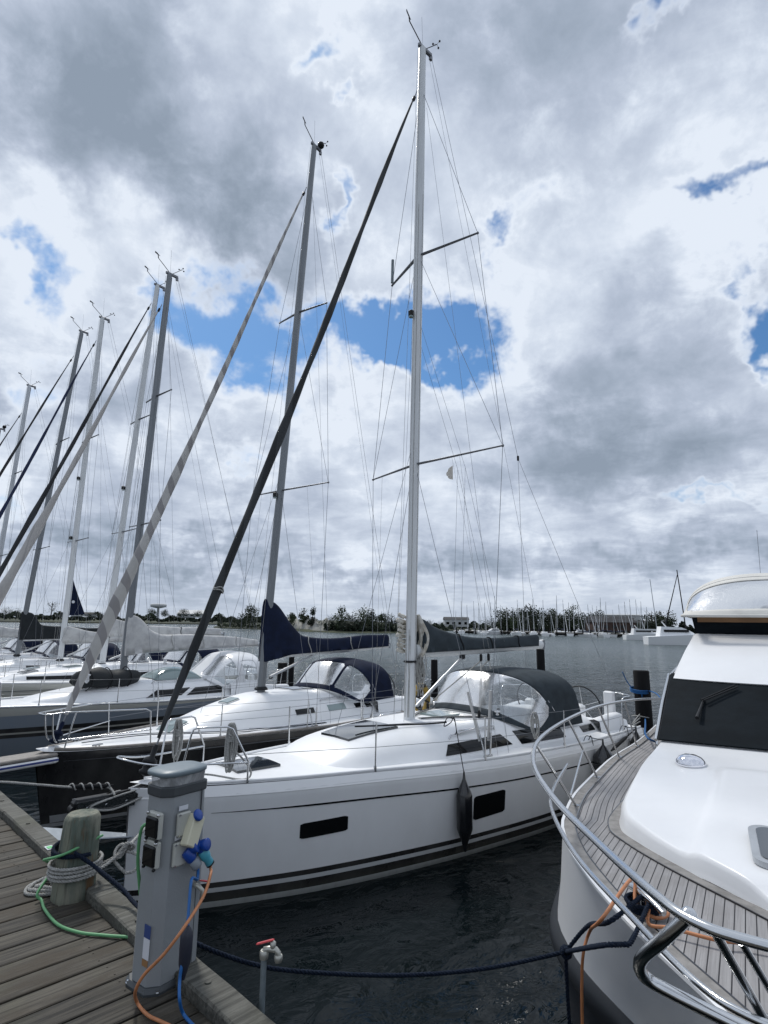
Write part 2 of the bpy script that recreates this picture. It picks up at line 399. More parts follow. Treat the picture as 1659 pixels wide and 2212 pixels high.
    def slab(s, fn, nrm, nu, nv, th, off=0.0, mi=0):
        """a patch with real thickness lying on a surface; nrm(u,v) outward"""
        top = [[fn(i / nu, j / nv) + nrm(i / nu, j / nv) * (off + th) for j in range(nv + 1)] for i in range(nu + 1)]
        bot = [[fn(i / nu, j / nv) + nrm(i / nu, j / nv) * off for j in range(nv + 1)] for i in range(nu + 1)]
        s.grid(lambda u, v: top[round(u * nu)][round(v * nv)], nu, nv, mi=mi)
        s.grid(lambda u, v: bot[round(u * nu)][round((1 - v) * nv)], nu, nv, mi=mi)
        loop = [(i, 0) for i in range(nu)] + [(nu, j) for j in range(nv)] + [(i, nv) for i in range(nu, 0, -1)] + [(0, j) for j in range(nv, 0, -1)]
        L = len(loop); vs = [top[a][b] for a, b in loop] + [bot[a][b] for a, b in loop]
        s.add(vs, [(k, (k + 1) % L, L + (k + 1) % L, L + k) for k in range(L)], False, mi); return s
    def plate(s, poly, z0, z1, mi=0, M=None):
        """extruded polygon (x,y) between z0 and z1"""
        n = len(poly); a = [Vector((p[0], p[1], z0)) for p in poly]; b = [Vector((p[0], p[1], z1)) for p in poly]
        if M is not None: a = [M @ p for p in a]; b = [M @ p for p in b]
        s.add(a + b, [tuple(range(n))[::-1], tuple(range(n, 2 * n))] + [(i, (i + 1) % n, n + (i + 1) % n, n + i) for i in range(n)], False, mi); return s
    def build(s, name, m, parent=None, loc=None, label=None):
        me = bpy.data.meshes.new(name); me.from_pydata(s.v, [], s.f); me.update()
        for mm in (m if isinstance(m, (list, tuple)) else [m]): me.materials.append(mm)
        me.polygons.foreach_set('use_smooth', s.sm); me.polygons.foreach_set('material_index', s.mi)
        if s.uv:
            ul = me.uv_layers.new(name='UVMap')
            for lp in me.loops: ul.data[lp.index].uv = s.uv.get(lp.vertex_index, (0, 0))
        o = bpy.data.objects.new(name, me); COL.objects.link(o)
        if parent is not None: o.parent = parent
        if loc is not None: o.location = loc
        if label: o['label'] = label
        return o
def tubeo(name, P, r, m, parent=None, n=8, **k): return MB().tube(P, r, n, **k).build(name, m, parent)
def wire(name, a, b, m=None, parent=None, r=.0035, n=5): return MB().tube([a, b], r, n).build(name, m or M_wire, parent)
def rrect(w, h, r, n=4):
    P = []
    for cx, cy, a0 in ((w / 2 - r, h / 2 - r, 0), (-w / 2 + r, h / 2 - r, 90), (-w / 2 + r, -h / 2 + r, 180), (w / 2 - r, -h / 2 + r, 270)):
        for i in range(n + 1):
            a = rad(a0 + 90 * i / n); P.append((cx + r * math.cos(a), cy + r * math.sin(a)))
    return P
def quat_z(d): return Vector(d).normalized().to_track_quat('Z', 'Y').to_matrix().to_4x4()
def copy_tree(o, parent=None):
    c = o.copy(); COL.objects.link(c); c.parent = parent
    for ch in list(o.children): copy_tree(ch, c)
    return c
#==SETTING==
# ------------------------------------------------------------------ water
def build_water():
    m = bpy.data.materials.new('harbour water'); m.use_nodes = True; n = NB(m.node_tree); b = m.node_tree.nodes['Principled BSDF']
    b.inputs['Base Color'].default_value = (.006, .010, .012, 1); b.inputs['Roughness'].default_value = .06
    b.inputs['IOR'].default_value = 1.33; b.inputs['Specular IOR Level'].default_value = .27
    g = n.node('ShaderNodeNewGeometry').outputs['Position']
    p, q, _ = n.sep(g)
    rot = n.comb(n.m('ADD', n.m('MULTIPLY', p, .8), n.m('MULTIPLY', q, .6)), n.m('SUBTRACT', n.m('MULTIPLY', q, .8), n.m('MULTIPLY', p, .6)), 0.0)
    a = n.noise(n.scale(rot, .75, 1.0, 1), .9, 3, .5, .5)
    c = n.noise(n.scale(rot, .7, 1.0, 1), 3.4, 4, .55, .6)
    # gusts: open water beyond the berths is rougher than the sheltered water by the pier
    far = n.ss(n.m('ADD', q, n.m('MULTIPLY', p, .6)), 8.0, 26.0, .30, 1.0)
    gust = n.ss(n.noise(n.scale(g, .05, .05, 1), 1.0, 3), .3, .7, .55, 1.1)
    h = n.m('ADD', n.m('MULTIPLY', a, .55), n.m('MULTIPLY', c, .14))
    bn = n.node('ShaderNodeBump'); bn.inputs['Distance'].default_value = 1.5; n.l.new(n.m('MULTIPLY', far, gust), bn.inputs['Strength'])
    n.l.new(h, bn.inputs['Height']); n.l.new(bn.outputs[0], b.inputs['Normal'])
    # base colour: near black close by, paler green grey farther out
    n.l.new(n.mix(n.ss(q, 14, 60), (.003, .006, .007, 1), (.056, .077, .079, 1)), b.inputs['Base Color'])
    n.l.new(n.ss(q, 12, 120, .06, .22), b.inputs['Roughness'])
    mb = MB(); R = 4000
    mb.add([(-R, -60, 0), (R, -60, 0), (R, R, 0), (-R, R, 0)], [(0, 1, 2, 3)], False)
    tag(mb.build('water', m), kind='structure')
build_water()

# ------------------------------------------------------------------ far shore
def m_land():
    m = bpy.data.materials.new('shore grass'); m.use_nodes = True; n = NB(m.node_tree); b = m.node_tree.nodes['Principled BSDF']
    b.inputs['Roughness'].default_value = .95
    g = n.node('ShaderNodeNewGeometry').outputs['Position']; nz = n.noise(n.scale(g, .06, .06, .3), 1, 5, .6)
    n2 = n.noise(g, .35, 5, .65)
    c = n.mix(n.ss(nz, .45, .58), (.018, .026, .014), (.045, .053, .025))
    c = n.mix(n.ss(n2, .60, .74), c, (.11, .105, .085))
    n.l.new(c, b.inputs['Base Color']); return m
M_land = m_land()
M_sand = mat('pale bank sand', (.30, .30, .27), .95, var=.35, vscale=.25, bump=.5, bscale=1)
M_leafA = mat('dark foliage', (.022, .038, .020), .85, var=.5, vscale=.5, rand=.2)
M_leafB = mat('green foliage', (.040, .062, .026), .85, var=.45, vscale=.5, rand=.25)
M_bark = mat('bark', (.06, .05, .04), .9)
def land_strip(name, pts, depth, top, m, jag=.25, seg=6, kind='structure'):
    """low bank: waterline points, how far back, height of the back"""
    P = catmull([Vector((p[0], p[1], 0)) for p in pts], seg); mb = MB(); rings = []
    rnd = random.Random(len(pts) + int(top * 10))
    for i, p in enumerate(P):
        t = i / (len(P) - 1); e = min(1, min(t, 1 - t) * 9); h = top * (.15 + .85 * e) * rnd.uniform(1 - jag, 1 + jag)
        d = p.normalized()
        rings.append([p + Vector((0, 0, -.6)), p + d * 1.5 + Vector((0, 0, .35)), p + d * depth * .12 + Vector((0, 0, h * .3)), p + d * depth * .35 + Vector((0, 0, h * .85)), p + d * depth + Vector((0, 0, h))])
    mb.loft(rings, closed=False, cap=False)
    return tag(mb.build(name, m), kind=kind)
def W2(px, dist):
    """bearing of a reference column, at a distance"""
    d = at(px, 1347, Y=1.0); return (d.x * dist, dist)
land_strip('far_shore', [W2(x, 620) for x in (-500, -200, 0, 150, 300, 450, 600, 760, 900)], 500, 7.5, M_land)
land_strip('far_shore', [W2(x, d) for x, d in ((850, 420), (950, 400), (1050, 330), (1200, 260), (1350, 235), (1500, 215), (1700, 200), (2100, 190), (2600, 180))], 400, 2.6, M_land)
land_strip('headland', [W2(x, d) for x, d in ((462, 300), (500, 285), (560, 260), (640, 225), (720, 205), (800, 200), (880, 215), (940, 260), (985, 330))], 60, 2.3, M_land, jag=.3)
land_strip('sand_bank', [W2(x, d) for x, d in ((600, 242), (640, 231), (690, 214), (730, 209))], 26, 4.4, M_sand, jag=.4)

def tree(px, dist, h, w, label, m=None, group='trees on the far shore', base=1.5, seed=0, thin=False, name='tree'):
    rnd = random.Random(seed * 31 + int(px)); x, y = W2(px, dist)
    t = empty(name, (x, y, base - .4), rnd.uniform(0, 6), label, 'tree', group)
    tb = MB().tube([(0, 0, 0), (.1, 0, h * .3), (0, .1, h * .62), (.1, 0, h * .85)], [h * .03, h * .022, h * .014, h * .005], 6)
    for k in range(7):
        a = rnd.uniform(0, 6.28); z0 = h * rnd.uniform(.2, .6); r = w * rnd.uniform(.25, .42)
        tb.tube([(0, 0, z0), (r * .5 * math.cos(a), r * .5 * math.sin(a), z0 + h * .12), (r * math.cos(a), r * math.sin(a), z0 + h * rnd.uniform(.2, .34))], [h * .012, h * .008, h * .003], 5)
    tb.build('trunk', M_bark, t)
    cb = MB(); lobes = []
    for k in range(20 if not thin else 9):
        a = rnd.uniform(0, 6.28); q = rnd.random() ** .5
        lobes.append((Vector((math.cos(a) * q * w * .36, math.sin(a) * q * w * .36, h * (.10 + .78 * rnd.random() * (1.15 - q * .6)))), w * rnd.uniform(.14, .27)))
    for k in range(1300 if not thin else 330):
        c, r = rnd.choice(lobes); d = Vector((rnd.gauss(0, 1), rnd.gauss(0, 1), rnd.gauss(0, .8))).normalized() * r * rnd.uniform(.5, 1.12)
        p = c + d; sz = h * rnd.uniform(.016, .038) * (1 if not thin else .7)
        u = Vector((rnd.gauss(0, 1), rnd.gauss(0, 1), rnd.gauss(0, 1))).normalized(); v = u.cross(Vector((rnd.gauss(0, 1), rnd.gauss(0, 1), rnd.gauss(0, 1)))).normalized()
        cb.add([p - u * sz, p - v * sz * .7, p + u * sz, p + v * sz * .7], [(0, 1, 2, 3)], False)
    cb.build('crown', m or M_leafA, t); return t
TR = [  # px, dist, height, width
    (108, 560, 17, 13, 'bare thin tree behind the masts at the far left shore', True), (540, 250, 10.5, 9, 'tall rounded tree behind the navy sail cover', False),
    (522, 252, 6.0, 6, 'low bush left of the tall rounded tree on the bank', False), (505, 256, 4.6, 6, 'small dark bush near the black furled sail on the bank', False), (395, 500, 9, 12, 'round dark tree right of the hangar on the far shore', False),
    (425, 480, 6.5, 10, 'low tree beside the white hall roof', False), (355, 520, 8.5, 9, 'tree directly right of the water tower', False), (326, 520, 9.5, 9, 'dark tree just left of the water tower', False),
    (478, 300, 6, 6, 'bushy tree left of the black furled sail end', False), (655, 232, 9.0, 5, 'first slim tree above the sand bank', False), (675, 225, 8.0, 4, 'second slim tree above the sand bank', False), (626, 238, 7, 5, 'small tree left of the sand bank', False),
    (715, 214, 5.0, 7, 'bushy shrub tree at right end of the sand bank', False), (738, 210, 8.2, 6.5, 'leaning tree at the left edge of the headland wood', False), (762, 208, 6.5, 7.5, 'broad low tree in the headland wood', False),
    (785, 212, 8.4, 6.5, 'tallest round tree of the headland wood', False), (802, 214, 8.6, 6, 'dense dark tree beside the tallest one on the headland', False), (824, 216, 7.6, 5, 'narrow tree left of the white mast on the headland', False), (847, 220, 6.5, 7, 'rounded tree just left of the white mast', False),
    (700, 220, 3.6, 6, 'low shrub in front of the sand bank', False), (870, 230, 4.5, 8, 'low tree hidden partly by the white mast', False), (905, 260, 4.4, 10, 'flat topped tree right of the white mast', False), (750, 205, 4.0, 9, 'low scrub along the foot of the headland wood', False), (812, 207, 4.2, 10, 'dense low scrub in front of the headland wood', False)]
for i, (px, d, h, w, lb, th) in enumerate(TR):
    tree(px, d, h, w, lb, M_leafB if i % 2 else M_leafA, 'trees on the left shore', 7.0 if d > 400 else 1.8, i, th)
rr = random.Random(5)
words = ['first', 'second', 'third', 'fourth', 'fifth', 'sixth', 'seventh', 'eighth', 'ninth', 'tenth', 'eleventh', 'twelfth', 'thirteenth', 'fourteenth', 'fifteenth', 'sixteenth', 'seventeenth', 'eighteenth', 'nineteenth', 'twentieth', 'twenty-first', 'twenty-second', 'twenty-third', 'twenty-fourth', 'twenty-fifth', 'twenty-sixth', 'twenty-seventh', 'twenty-eighth', 'twenty-ninth', 'thirtieth', 'thirty-first', 'thirty-second', 'thirty-third', 'thirty-fourth', 'thirty-fifth']
def ordn(i):
    T = ['', '', 'twenty', 'thirty', 'forty', 'fifty']; return words[i] if i < 29 else T[(i + 1) // 10] + ('-' + words[(i + 1) % 10 - 1] if (i + 1) % 10 else '').replace('--', '-')
px = 1082
for i in range(26):
    hh = 8.8 + 2.6 * math.sin(i * 1.7) * rr.random() - (3.2 if 1290 < px < 1400 else 0); 
    if px > 1405: hh = 8.6 + 1.5 * rr.random()
    tree(px, 225 + rr.uniform(-6, 14), hh * (1.05 if px < 1200 else 1), 8.5, words[i] + ' tree from the left in the dark wood behind the far marina', M_leafA if i % 3 else M_leafB, 'trees behind the far marina', 1.6, 50 + i)
    px += 13 if px < 1290 else 17
for k, (px_, d, h) in enumerate(((30, 600, 8), (190, 600, 6), (10, 590, 9), (210, 600, 6.5), (232, 600, 6), (925, 380, 5), (955, 380, 4), (1000, 360, 6), (1050, 330, 6), (975, 370, 4.5))):
    tree(px_, d, h, h * 1.9, ['dark clump of trees', 'low dark tree', 'broad dark tree', 'second low tree', 'third low tree', 'pale distant tree', 'small distant tree', 'round distant tree', 'leafy distant tree', 'flat distant tree'][k] + (' on the far left shore' if px_ < 500 else ' left of the far marina wood'), M_leafA, 'distant trees', 6.5 if px_ < 500 else 2, 90 + k)

def scrub(name, pts, h, n, m, wid=8, z0=1.0):
    P = catmull([Vector((*W2(px_, d_), z0)) for px_, d_ in pts], 8); rnd = random.Random(n); mb = MB()
    for k in range(n):
        t = rnd.random() * (len(P) - 1.001); i_ = int(t); q = P[i_].lerp(P[i_ + 1], t - i_); out = q.copy(); out.z = 0; out.normalize()
        hh = h * (.55 + .45 * math.sin(t * 2.1 + 1) * math.sin(t * .83)) * rnd.random() ** .7; q = q + out * rnd.uniform(0, wid) + Vector((0, 0, hh)); sz = h * rnd.uniform(.06, .15)
        u = Vector((rnd.gauss(0, 1), rnd.gauss(0, 1), rnd.gauss(0, 1))).normalized(); v = u.cross(Vector((rnd.gauss(0, 1), rnd.gauss(0, 1), rnd.gauss(0, 1)))).normalized()
        mb.add([q - u * sz * 1.4, q - v * sz, q + u * sz * 1.4, q + v * sz], [(0, 1, 2, 3)], False)
    return tag(mb.build(name, m), kind='stuff')
scrub('shore_scrub', [(x_, 618) for x_ in (-60, 100, 250, 400, 520, 640)], 9.0, 7000, M_leafA, 20, 3.0)
scrub('shore_scrub', [(470, 292), (520, 276), (560, 262), (600, 252)], 2.4, 1500, M_leafB, 8, .8)
scrub('shore_scrub', [(700, 213), (760, 205), (820, 207), (870, 216), (930, 250), (985, 330)], 3.4, 5200, M_leafA, 10, .8)
scrub('shore_scrub', [(860, 415), (950, 396), (1050, 332), (1090, 300)], 4.6, 3600, M_leafA, 10, 1.0)
scrub('shore_scrub', [(1080, 240), (1180, 240), (1300, 236), (1420, 222), (1500, 216)], 4.2, 6500, M_leafA, 10, 1.2)
# buildings on the shore
M_brick = mat('dark brick wall', (.06, .035, .028), .9, var=.3, vscale=.6)
M_roofd = mat('dark roof', (.03, .03, .033), .8); M_roofw = mat('pale sheet roof', (.40, .42, .44), .6); M_wallw = mat('white render', (.45, .46, .46), .8)
def house(px, dist, w, d, h, roof, label, wall=M_brick, rm=M_roofd, base=1.6, cat='building', rz=0.0, nwin=5):
    x, y = W2(px, dist); t = empty('harbour_building', (x, y, base), rz, label, cat)
    MB().box((0, 0, h / 2), (w, d, h)).build('wall', wall, t)
    MB().add([(-w/2-.3, -d/2-.3, h), (w/2+.3, -d/2-.3, h), (w/2+.3, d/2+.3, h), (-w/2-.3, d/2+.3, h), (-w/2-.3, 0, h + roof), (w/2+.3, 0, h + roof)], [(3, 2, 1, 0), (0, 1, 5, 4), (2, 3, 4, 5), (0, 4, 3), (1, 2, 5)], False) 
    rb = MB(); rb.add([(-w/2-.3, -d/2-.3, h), (w/2+.3, -d/2-.3, h), (w/2+.3, d/2+.3, h), (-w/2-.3, d/2+.3, h), (-w/2-.3, 0, h + roof), (w/2+.3, 0, h + roof)], [(3, 2, 1, 0), (0, 1, 5, 4), (2, 3, 4, 5), (0, 4, 3), (1, 2, 5)], False)
    rb.build('roof', rm, t)
    for k in range(nwin):
        MB().box((-w/2 + w * (k + .5) / nwin, -d/2 - .02, h * .5), (w / nwin * .5, .06, h * .35)).build('window', M_window, t)
    return t
house(1318, 212, 15, 8, 3.1, 2.2, 'dark brick harbour house with sloping black roof behind the far marina')
house(1372, 230, 13, 8, 2.6, 1.4, 'low dark house with glazed front left of the far catamaran', nwin=7)
house(1338, 262, 16, 12, 6.6, .6, 'pale flat roofed hall rising over the far wood', M_wallw, M_roofw)
house(1376, 300, 26, 14, 4.4, .9, 'long pale roof behind the low dark house', M_wallw, M_roofw)
house(418, 520, 26, 12, 3.2, 3.4, 'white hall with pale pitched roof on the far shore', M_wallw, M_roofw, 6.5)
house(985, 345, 14, 8, 4.0, 1.6, 'pale boat house at the left end of the far marina', M_wallw, M_roofd, 2, nwin=4)
house(180, 610, 22, 10, 2.2, 2.0, 'low white farmhouse on the far left shore', M_wallw, M_roofd, 7)
def tower():
    x, y = W2(339, 540); t = empty('water_tower', (x, y, 6), 0, 'white disc topped water tower on the far shore', 'tower')
    MB().cyl((0, 0, 0), 1.1, 9.5, 14, .9).build('shaft', mat('pale concrete', (.30, .31, .32), .9), t)
    MB().rev([(1.2, 8.6), (6.8, 9.8), (7.2, 11.8), (5.8, 12.6), (.1, 13.0)], 24).build('tank', M_wallw, t)
tower()

# ------------------------------------------------------------------ wooden pier
def m_wood(name, c1, c2, c3, green=.35, rand=.28):
    m = bpy.data.materials.new(name); m.use_nodes = True; n = NB(m.node_tree); b = m.node_tree.nodes['Principled BSDF']
    b.inputs['Roughness'].default_value = .82
    tc = n.node('ShaderNodeTexCoord').outputs['Object']; oi = n.node('ShaderNodeObjectInfo').outputs['Random']
    sh = n.node('ShaderNodeVectorMath', operation='ADD'); n.l.new(tc, sh.inputs[0]); n.l.new(n.comb(n.m('MULTIPLY', oi, 37.0), n.m('MULTIPLY', oi, 11.0), 0.0), sh.inputs[1])
    p = sh.outputs[0]
    grain = n.noise(n.scale(p, 1.6, 42, 42), 1.0, 6, .7, .4)
    patch = n.noise(n.scale(p, 1.5, 4.0, 4), 1.3, 5, .65)
    speck = n.noise(n.scale(p, 3, 14, 14), 3.0, 4, .7)
    c = n.mix(n.ss(grain, .36, .62), (*c1, 1), (*c2, 1))
    c = n.mix(n.ss(patch, .46, .66), c, (*c3, 1))
    c = n.mix(n.m('MULTIPLY', n.ss(speck, .5, .72), .45), c, (.035, .033, .028, 1))
    g = n.ss(n.noise(n.scale(tc, .8, .8, .8), 1.0, 4, .6), .48, .7, 0, green)
    c = n.mix(g, c, (.055, .062, .022, 1))
    hs = n.node('ShaderNodeHueSaturation'); n.l.new(c, hs.inputs['Color']); n.l.new(n.m('ADD', 1 - rand, n.m('MULTIPLY', oi, 2 * rand)), hs.inputs['Value'])
    n.l.new(hs.outputs[0], b.inputs['Base Color'])
    bn = n.node('ShaderNodeBump'); bn.inputs['Strength'].default_value = .85; bn.inputs['Distance'].default_value = .006
    n.l.new(n.m('ADD', grain, n.m('MULTIPLY', speck, .5)), bn.inputs['Height']); n.l.new(bn.outputs[0], b.inputs['Normal'])
    return m
M_plank = m_wood('weathered deck plank', (.014, .012, .009), (.074, .066, .052), (.036, .028, .018))
M_beam = m_wood('weathered edge beam', (.040, .040, .034), (.125, .124, .108), (.06, .058, .048), .35, .12)
M_dark = mat('wet dark timber', (.016, .015, .013), .8, var=.3, vscale=4, bump=.5, bscale=15)
DZ = 1.55                                  # deck height over the water
E0 = Vector((1.21, 1.21, 0))               # nearest point of the pier edge line; edge runs along (1,-1)
pier = empty('wooden_pier', (E0.x, E0.y, DZ), rad(45), 'weathered grey plank pier with raised edge beam along the berths', 'pier')
# pier axes: x = out over the water, y = along the edge towards the left of the photo
def build_pier():
    PW, G = .156, .014; y = -2.2; rnd = random.Random(3)
    while y < 12.5:
        w = PW + rnd.uniform(-.004, .004); z = rnd.uniform(-.003, .003); mb = MB()
        x0, x1 = -3.1, -.145
        # slightly cupped, slightly crooked board
        r = []
        for k in range(9):
            t = k / 8; xx = x0 + (x1 - x0) * t; dy = rnd.uniform(-.002, .002); ww = w / 2
            r.append([Vector((xx, dy - ww, z - .034)), Vector((xx, dy - ww, z - .004)), Vector((xx, dy - ww + .005, z)), Vector((xx, dy, z + .0015)), Vector((xx, dy + ww - .005, z)), Vector((xx, dy + ww, z - .004)), Vector((xx, dy + ww, z - .034))])
        mb.loft(r, True, True, smooth=False)
        for sx in (-.32, -1.45, -2.6):
            for q in (-.045, .045): mb.cyl((sx + rnd.uniform(-.01, .01), q, z + .0005), .0045, .0025, 7)
        mb.build('plank', M_plank, pier, (0, y + w / 2, 0)); y += w + G
    y = -2.2
    for k, L in enumerate((2.55, 2.9, 3.1, 2.8, 3.2)):
        mb = MB(); rs = []
        for i in range(11):
            t = i / 10; yy = y + .006 + (L - .012) * t; a, b2 = rnd.uniform(-.002, .002), rnd.uniform(-.003, .003)
            rs.append([Vector((-.14 + a, yy, -.03)), Vector((-.14 + a, yy, .050)), Vector((-.13 + a, yy, .060 + b2)), Vector((-.006, yy, .062 + b2)), Vector((.004 + a, yy, .052)), Vector((.004 + a, yy, -.03))])
        mb.loft(rs, True, True, smooth=False)
        for i in range(3):
            mb.cyl((-.07, y + .35 + i * L * .36, .062), .016, .006, 8)
        mb.build('edge_beam', M_beam, pier); y += L
    MB().box((-.03, 5.0, -.19), (.07, 14.4, .22)).box((-1.5, 5.0, -.19), (.12, 14.4, .22)).box((-2.8, 5.0, -.19), (.12, 14.4, .22)).build('bearer', M_dark, pier)
    for yy in (-1.2, 1.4, 4.0, 6.6, 9.2): MB().cyl((-.28, yy, -2.6), .14, 2.5, 14).build('pile', M_pile, pier)
build_pier()
#==BOATS==
# ------------------------------------------------------------------ sailing yachts
# boat axes: x from the stem towards the stern, y to the far side, z up from the water
def make_yacht(name, label, cat, loc, head, q, group='sailing boats moored bow to the pier'):
    B = empty(name, (loc[0], loc[1], 0), rad(head), label, cat, group)
    L, bd, bw, sh = q['L'], q['b'], q['wl'], q['sheer']; ov = q.get('ov', .12); near = -1; det = q.get('det', 1)
    rnd = random.Random(int(L * 1000) + len(name) + len(label))
    def zs(x): return itp(sh, x)
    def hull(x, z, s):
        f = z / zs(x)
        if f >= 0: y = itp(bw, x) + (itp(bd, x) - itp(bw, x)) * f ** .8
        else: y = itp(bw, x) * (1 + f * .8)
        return Vector((x - (ov * max(0, f) + q.get('stemx', 0)) * max(0, 1 - x / 2.2), s * y, z))
    def deck(x, y):
        b = max(.02, itp(bd, x)); f = 1
        return Vector((x - (ov + q.get('stemx', 0)) * max(0, 1 - x / 2.2), y, zs(x) + q.get('camber', .05) * (1 - min(1, (y / b) ** 2))))
    nx = 44
    X = [L * (i / nx) ** 1.25 for i in range(nx + 1)]; X[0] = .0
    fz = [-.28, -.12, 0, .06, .15, .3, .5, .7, .86, .93, 1.0]
    mb = MB()
    for s in (-1, 1):
        def fn(u, v, s=s):
            x = X[round(u * nx)]; f = fz[round(v * (len(fz) - 1))]; p = hull(x, f * zs(x), s)
            if f == 1.0 and x > .3: p.y -= s * q.get('lip', .02)
            return p
        mb.grid(fn if s > 0 else (lambda u, v: fn(u, 1 - v)), nx, len(fz) - 1)
    tr = [hull(L, f * zs(L), -1) + Vector((.10 * (1 - f) if f > 0 else .1, 0, 0)) for f in fz] + [hull(L, f * zs(L), 1) + Vector((.10 * (1 - f) if f > 0 else .1, 0, 0)) for f in fz[::-1]]
    mb.add(tr, [tuple(range(len(tr)))[::-1]], False)
    mb.build('hull', q['hullm'], B)
    if q.get('lip', 0) > .03:
        for s in (-1, 1):
            mb = MB()
            def gf(u, v, s=s):
                x = L * u ** 1.3; zt = zs(x); p = hull(x, zt - .115, s); t = hull(x, zt, s); y1 = max(.012, abs(t.y) - q['lip'])
                return Vector((p.x + (t.x - p.x) * v, s * ((abs(p.y) + .004) * (1 - v) + (y1 + .003) * v), zt - .115 * (1 - v) + .002))
            mb.slab(gf, lambda u, v, s=s: Vector((0, s, .2)), 60, 1, .006, -.002).build('gunwale_band', M_deck, B)
    mb = MB()
    mb.grid(lambda u, v: deck(X[round(u * nx)], (v * 2 - 1) * max(.005, itp(bd, X[round(u * nx)]) - q.get('lip', .02))), nx, 12)
    mb.build('deck', q.get('deckm', M_deck), B)
    for s in (-1, 1):
        P = [deck(x, s * (itp(bd, x) - q.get('lip', .02) - .025)) + Vector((0, 0, .018)) for x in X[2:]]
        tubeo('toe_rail', P, .019 * q.get('rail', 1), q.get('railm', M_deck), B, 6)
    if 'cove' in q:
        x0, x1, dz, w, cm = q['cove'][:5]
        mb = MB(); nn = 40
        def cf(u, v):
            x = x0 + (x1 - x0) * u; ww = w * min(1, u * 7 + .12); z = zs(x) - (dz(x) if callable(dz) else dz) + (v - .5) * ww
            p = hull(x, z, near); p.y -= .003; return p
        mb.slab(cf, lambda u, v: Vector((0, -1, 0)), nn, 1, .003); mb.build('cove_stripe', cm, B)
    def hull_win(x0, x1, z0, z1, z0b=None, z1b=None, m=M_window, nm='hull_window'):
        z0b = z0 if z0b is None else z0b; z1b = z1 if z1b is None else z1b
        def fn(u, v):
            x = x0 + (x1 - x0) * u; r = .5 - abs(u - .5); k = max(0, 1 - r / .06) if r < .06 else 0
            vv = v + (.5 - v) * k * .16; z = (z0 + (z0b - z0) * u) * (1 - vv) + (z1 + (z1b - z1) * u) * vv
            return hull(x, z, near)
        MB().slab(fn, lambda u, v: Vector((0, -1, 0)), 24, 6, .008, -.002).build(nm, m, B)
    for w in q.get('hwin', []): hull_win(*w)
    # coachroof
    cw, ch, cx0, cx1 = q['cw'], q['ch'], q['cx'][0], q['cx'][1]
    def cab(x, th):
        h = itp(ch, x); w = itp(cw, x); c, s_ = math.cos(th), math.sin(th)
        z = h * abs(s_) ** q.get('e2', .5); y = w * math.copysign(abs(c) ** q.get('e1', .42), c) * (1 - q.get('slope', .16) * (z / max(h, .01)))
        return Vector((x, y, zs(x) + .015 + z + (q.get('crown', .05) * (1 - (y / max(w, .05)) ** 2) if h > .05 else 0)))
    def roof(x, y=0.0):
        lo, hi = 0.02, math.pi / 2
        for _ in range(24):
            mi = (lo + hi) / 2
            if cab(x, mi).y > abs(y): lo = mi
            else: hi = mi
        p = cab(x, lo); return Vector((x, y, p.z))
    def side(x, zz, s=near):
        lo, hi = 0.0, math.pi / 2; z = zs(x) + zz
        for _ in range(24):
            mi = (lo + hi) / 2
            if cab(x, mi).z < z: lo = mi
            else: hi = mi
        p = cab(x, lo); return Vector((x, s * p.y, z))
    nc = 34; mb = MB(); nt = 40
    def tht(v):  # more rows where the side turns into the roof
        return math.pi * v
    mb.grid(lambda u, v: cab(cx0 + (cx1 - cx0) * u, tht(1 - v)), nc, nt)
    e = [cab(cx1, tht(1 - j / nt)) for j in range(nt + 1)]; e2 = [Vector((p.x, p.y, zs(cx1) - .02)) for p in (e[0], e[-1])]
    mb.add(e + [e2[1], e2[0]], [tuple(range(len(e) + 2))], False)
    mb.build('coachroof', q.get('cabm', M_deck), B)
    for w in q.get('win', []):   # (x0b, x0t, x1b, x1t, zb0, zt0, zb1, zt1)
        x0b, x0t, x1b, x1t, zb0, zt0, zb1, zt1 = w[:8]; wm = w[8] if len(w) > 8 else M_window
        for s in (-1, 1):
            def fn(u, v, s=s):
                x = (x0b + (x1b - x0b) * u) * (1 - v) + (x0t + (x1t - x0t) * u) * v
                z = (zb0 + (zb1 - zb0) * u) * (1 - v) + (zt0 + (zt1 - zt0) * u) * v
                return side(x, z, s)
            MB().slab(fn, lambda u, v, s=s: Vector((0, s, .25)), 10, 4, .012, -.003).build('cabin_window', wm, B)
    def lid(nm, x0, x1, y0, y1, surf, m, fm=None, th=.02, taper=1.0, rim=.03):
        h = None
        def fn(u, v, gx=0.0):
            x = x0 + (x1 - x0) * u; yc = (y0 + y1) / 2; hw = (y1 - y0) / 2 * (taper + (1 - taper) * u)
            return surf(x, yc + (v * 2 - 1) * hw)
        if fm:
            def fo(u, v):
                x = x0 - rim + (x1 - x0 + 2 * rim) * u; yc = (y0 + y1) / 2; hw = (y1 - y0) / 2 * (taper + (1 - taper) * u) + rim
                r = abs(v - .5) * 2; x += (math.copysign(.03, .5 - u) if (u in (0, 1) and r > .9) else 0)
                return surf(x, yc + (v * 2 - 1) * hw)
            h = MB().slab(fo, lambda u, v: Vector((0, 0, 1)), 6, 6, th * .6, .0).build(nm, fm, B)
            MB().slab(fn, lambda u, v: Vector((0, 0, 1)), 6, 6, th * .5, th * .62).build('glass', m, h)
        else: h = MB().slab(fn, lambda u, v: Vector((0, 0, 1)), 6, 6, th, .0).build(nm, m, B)
        return h
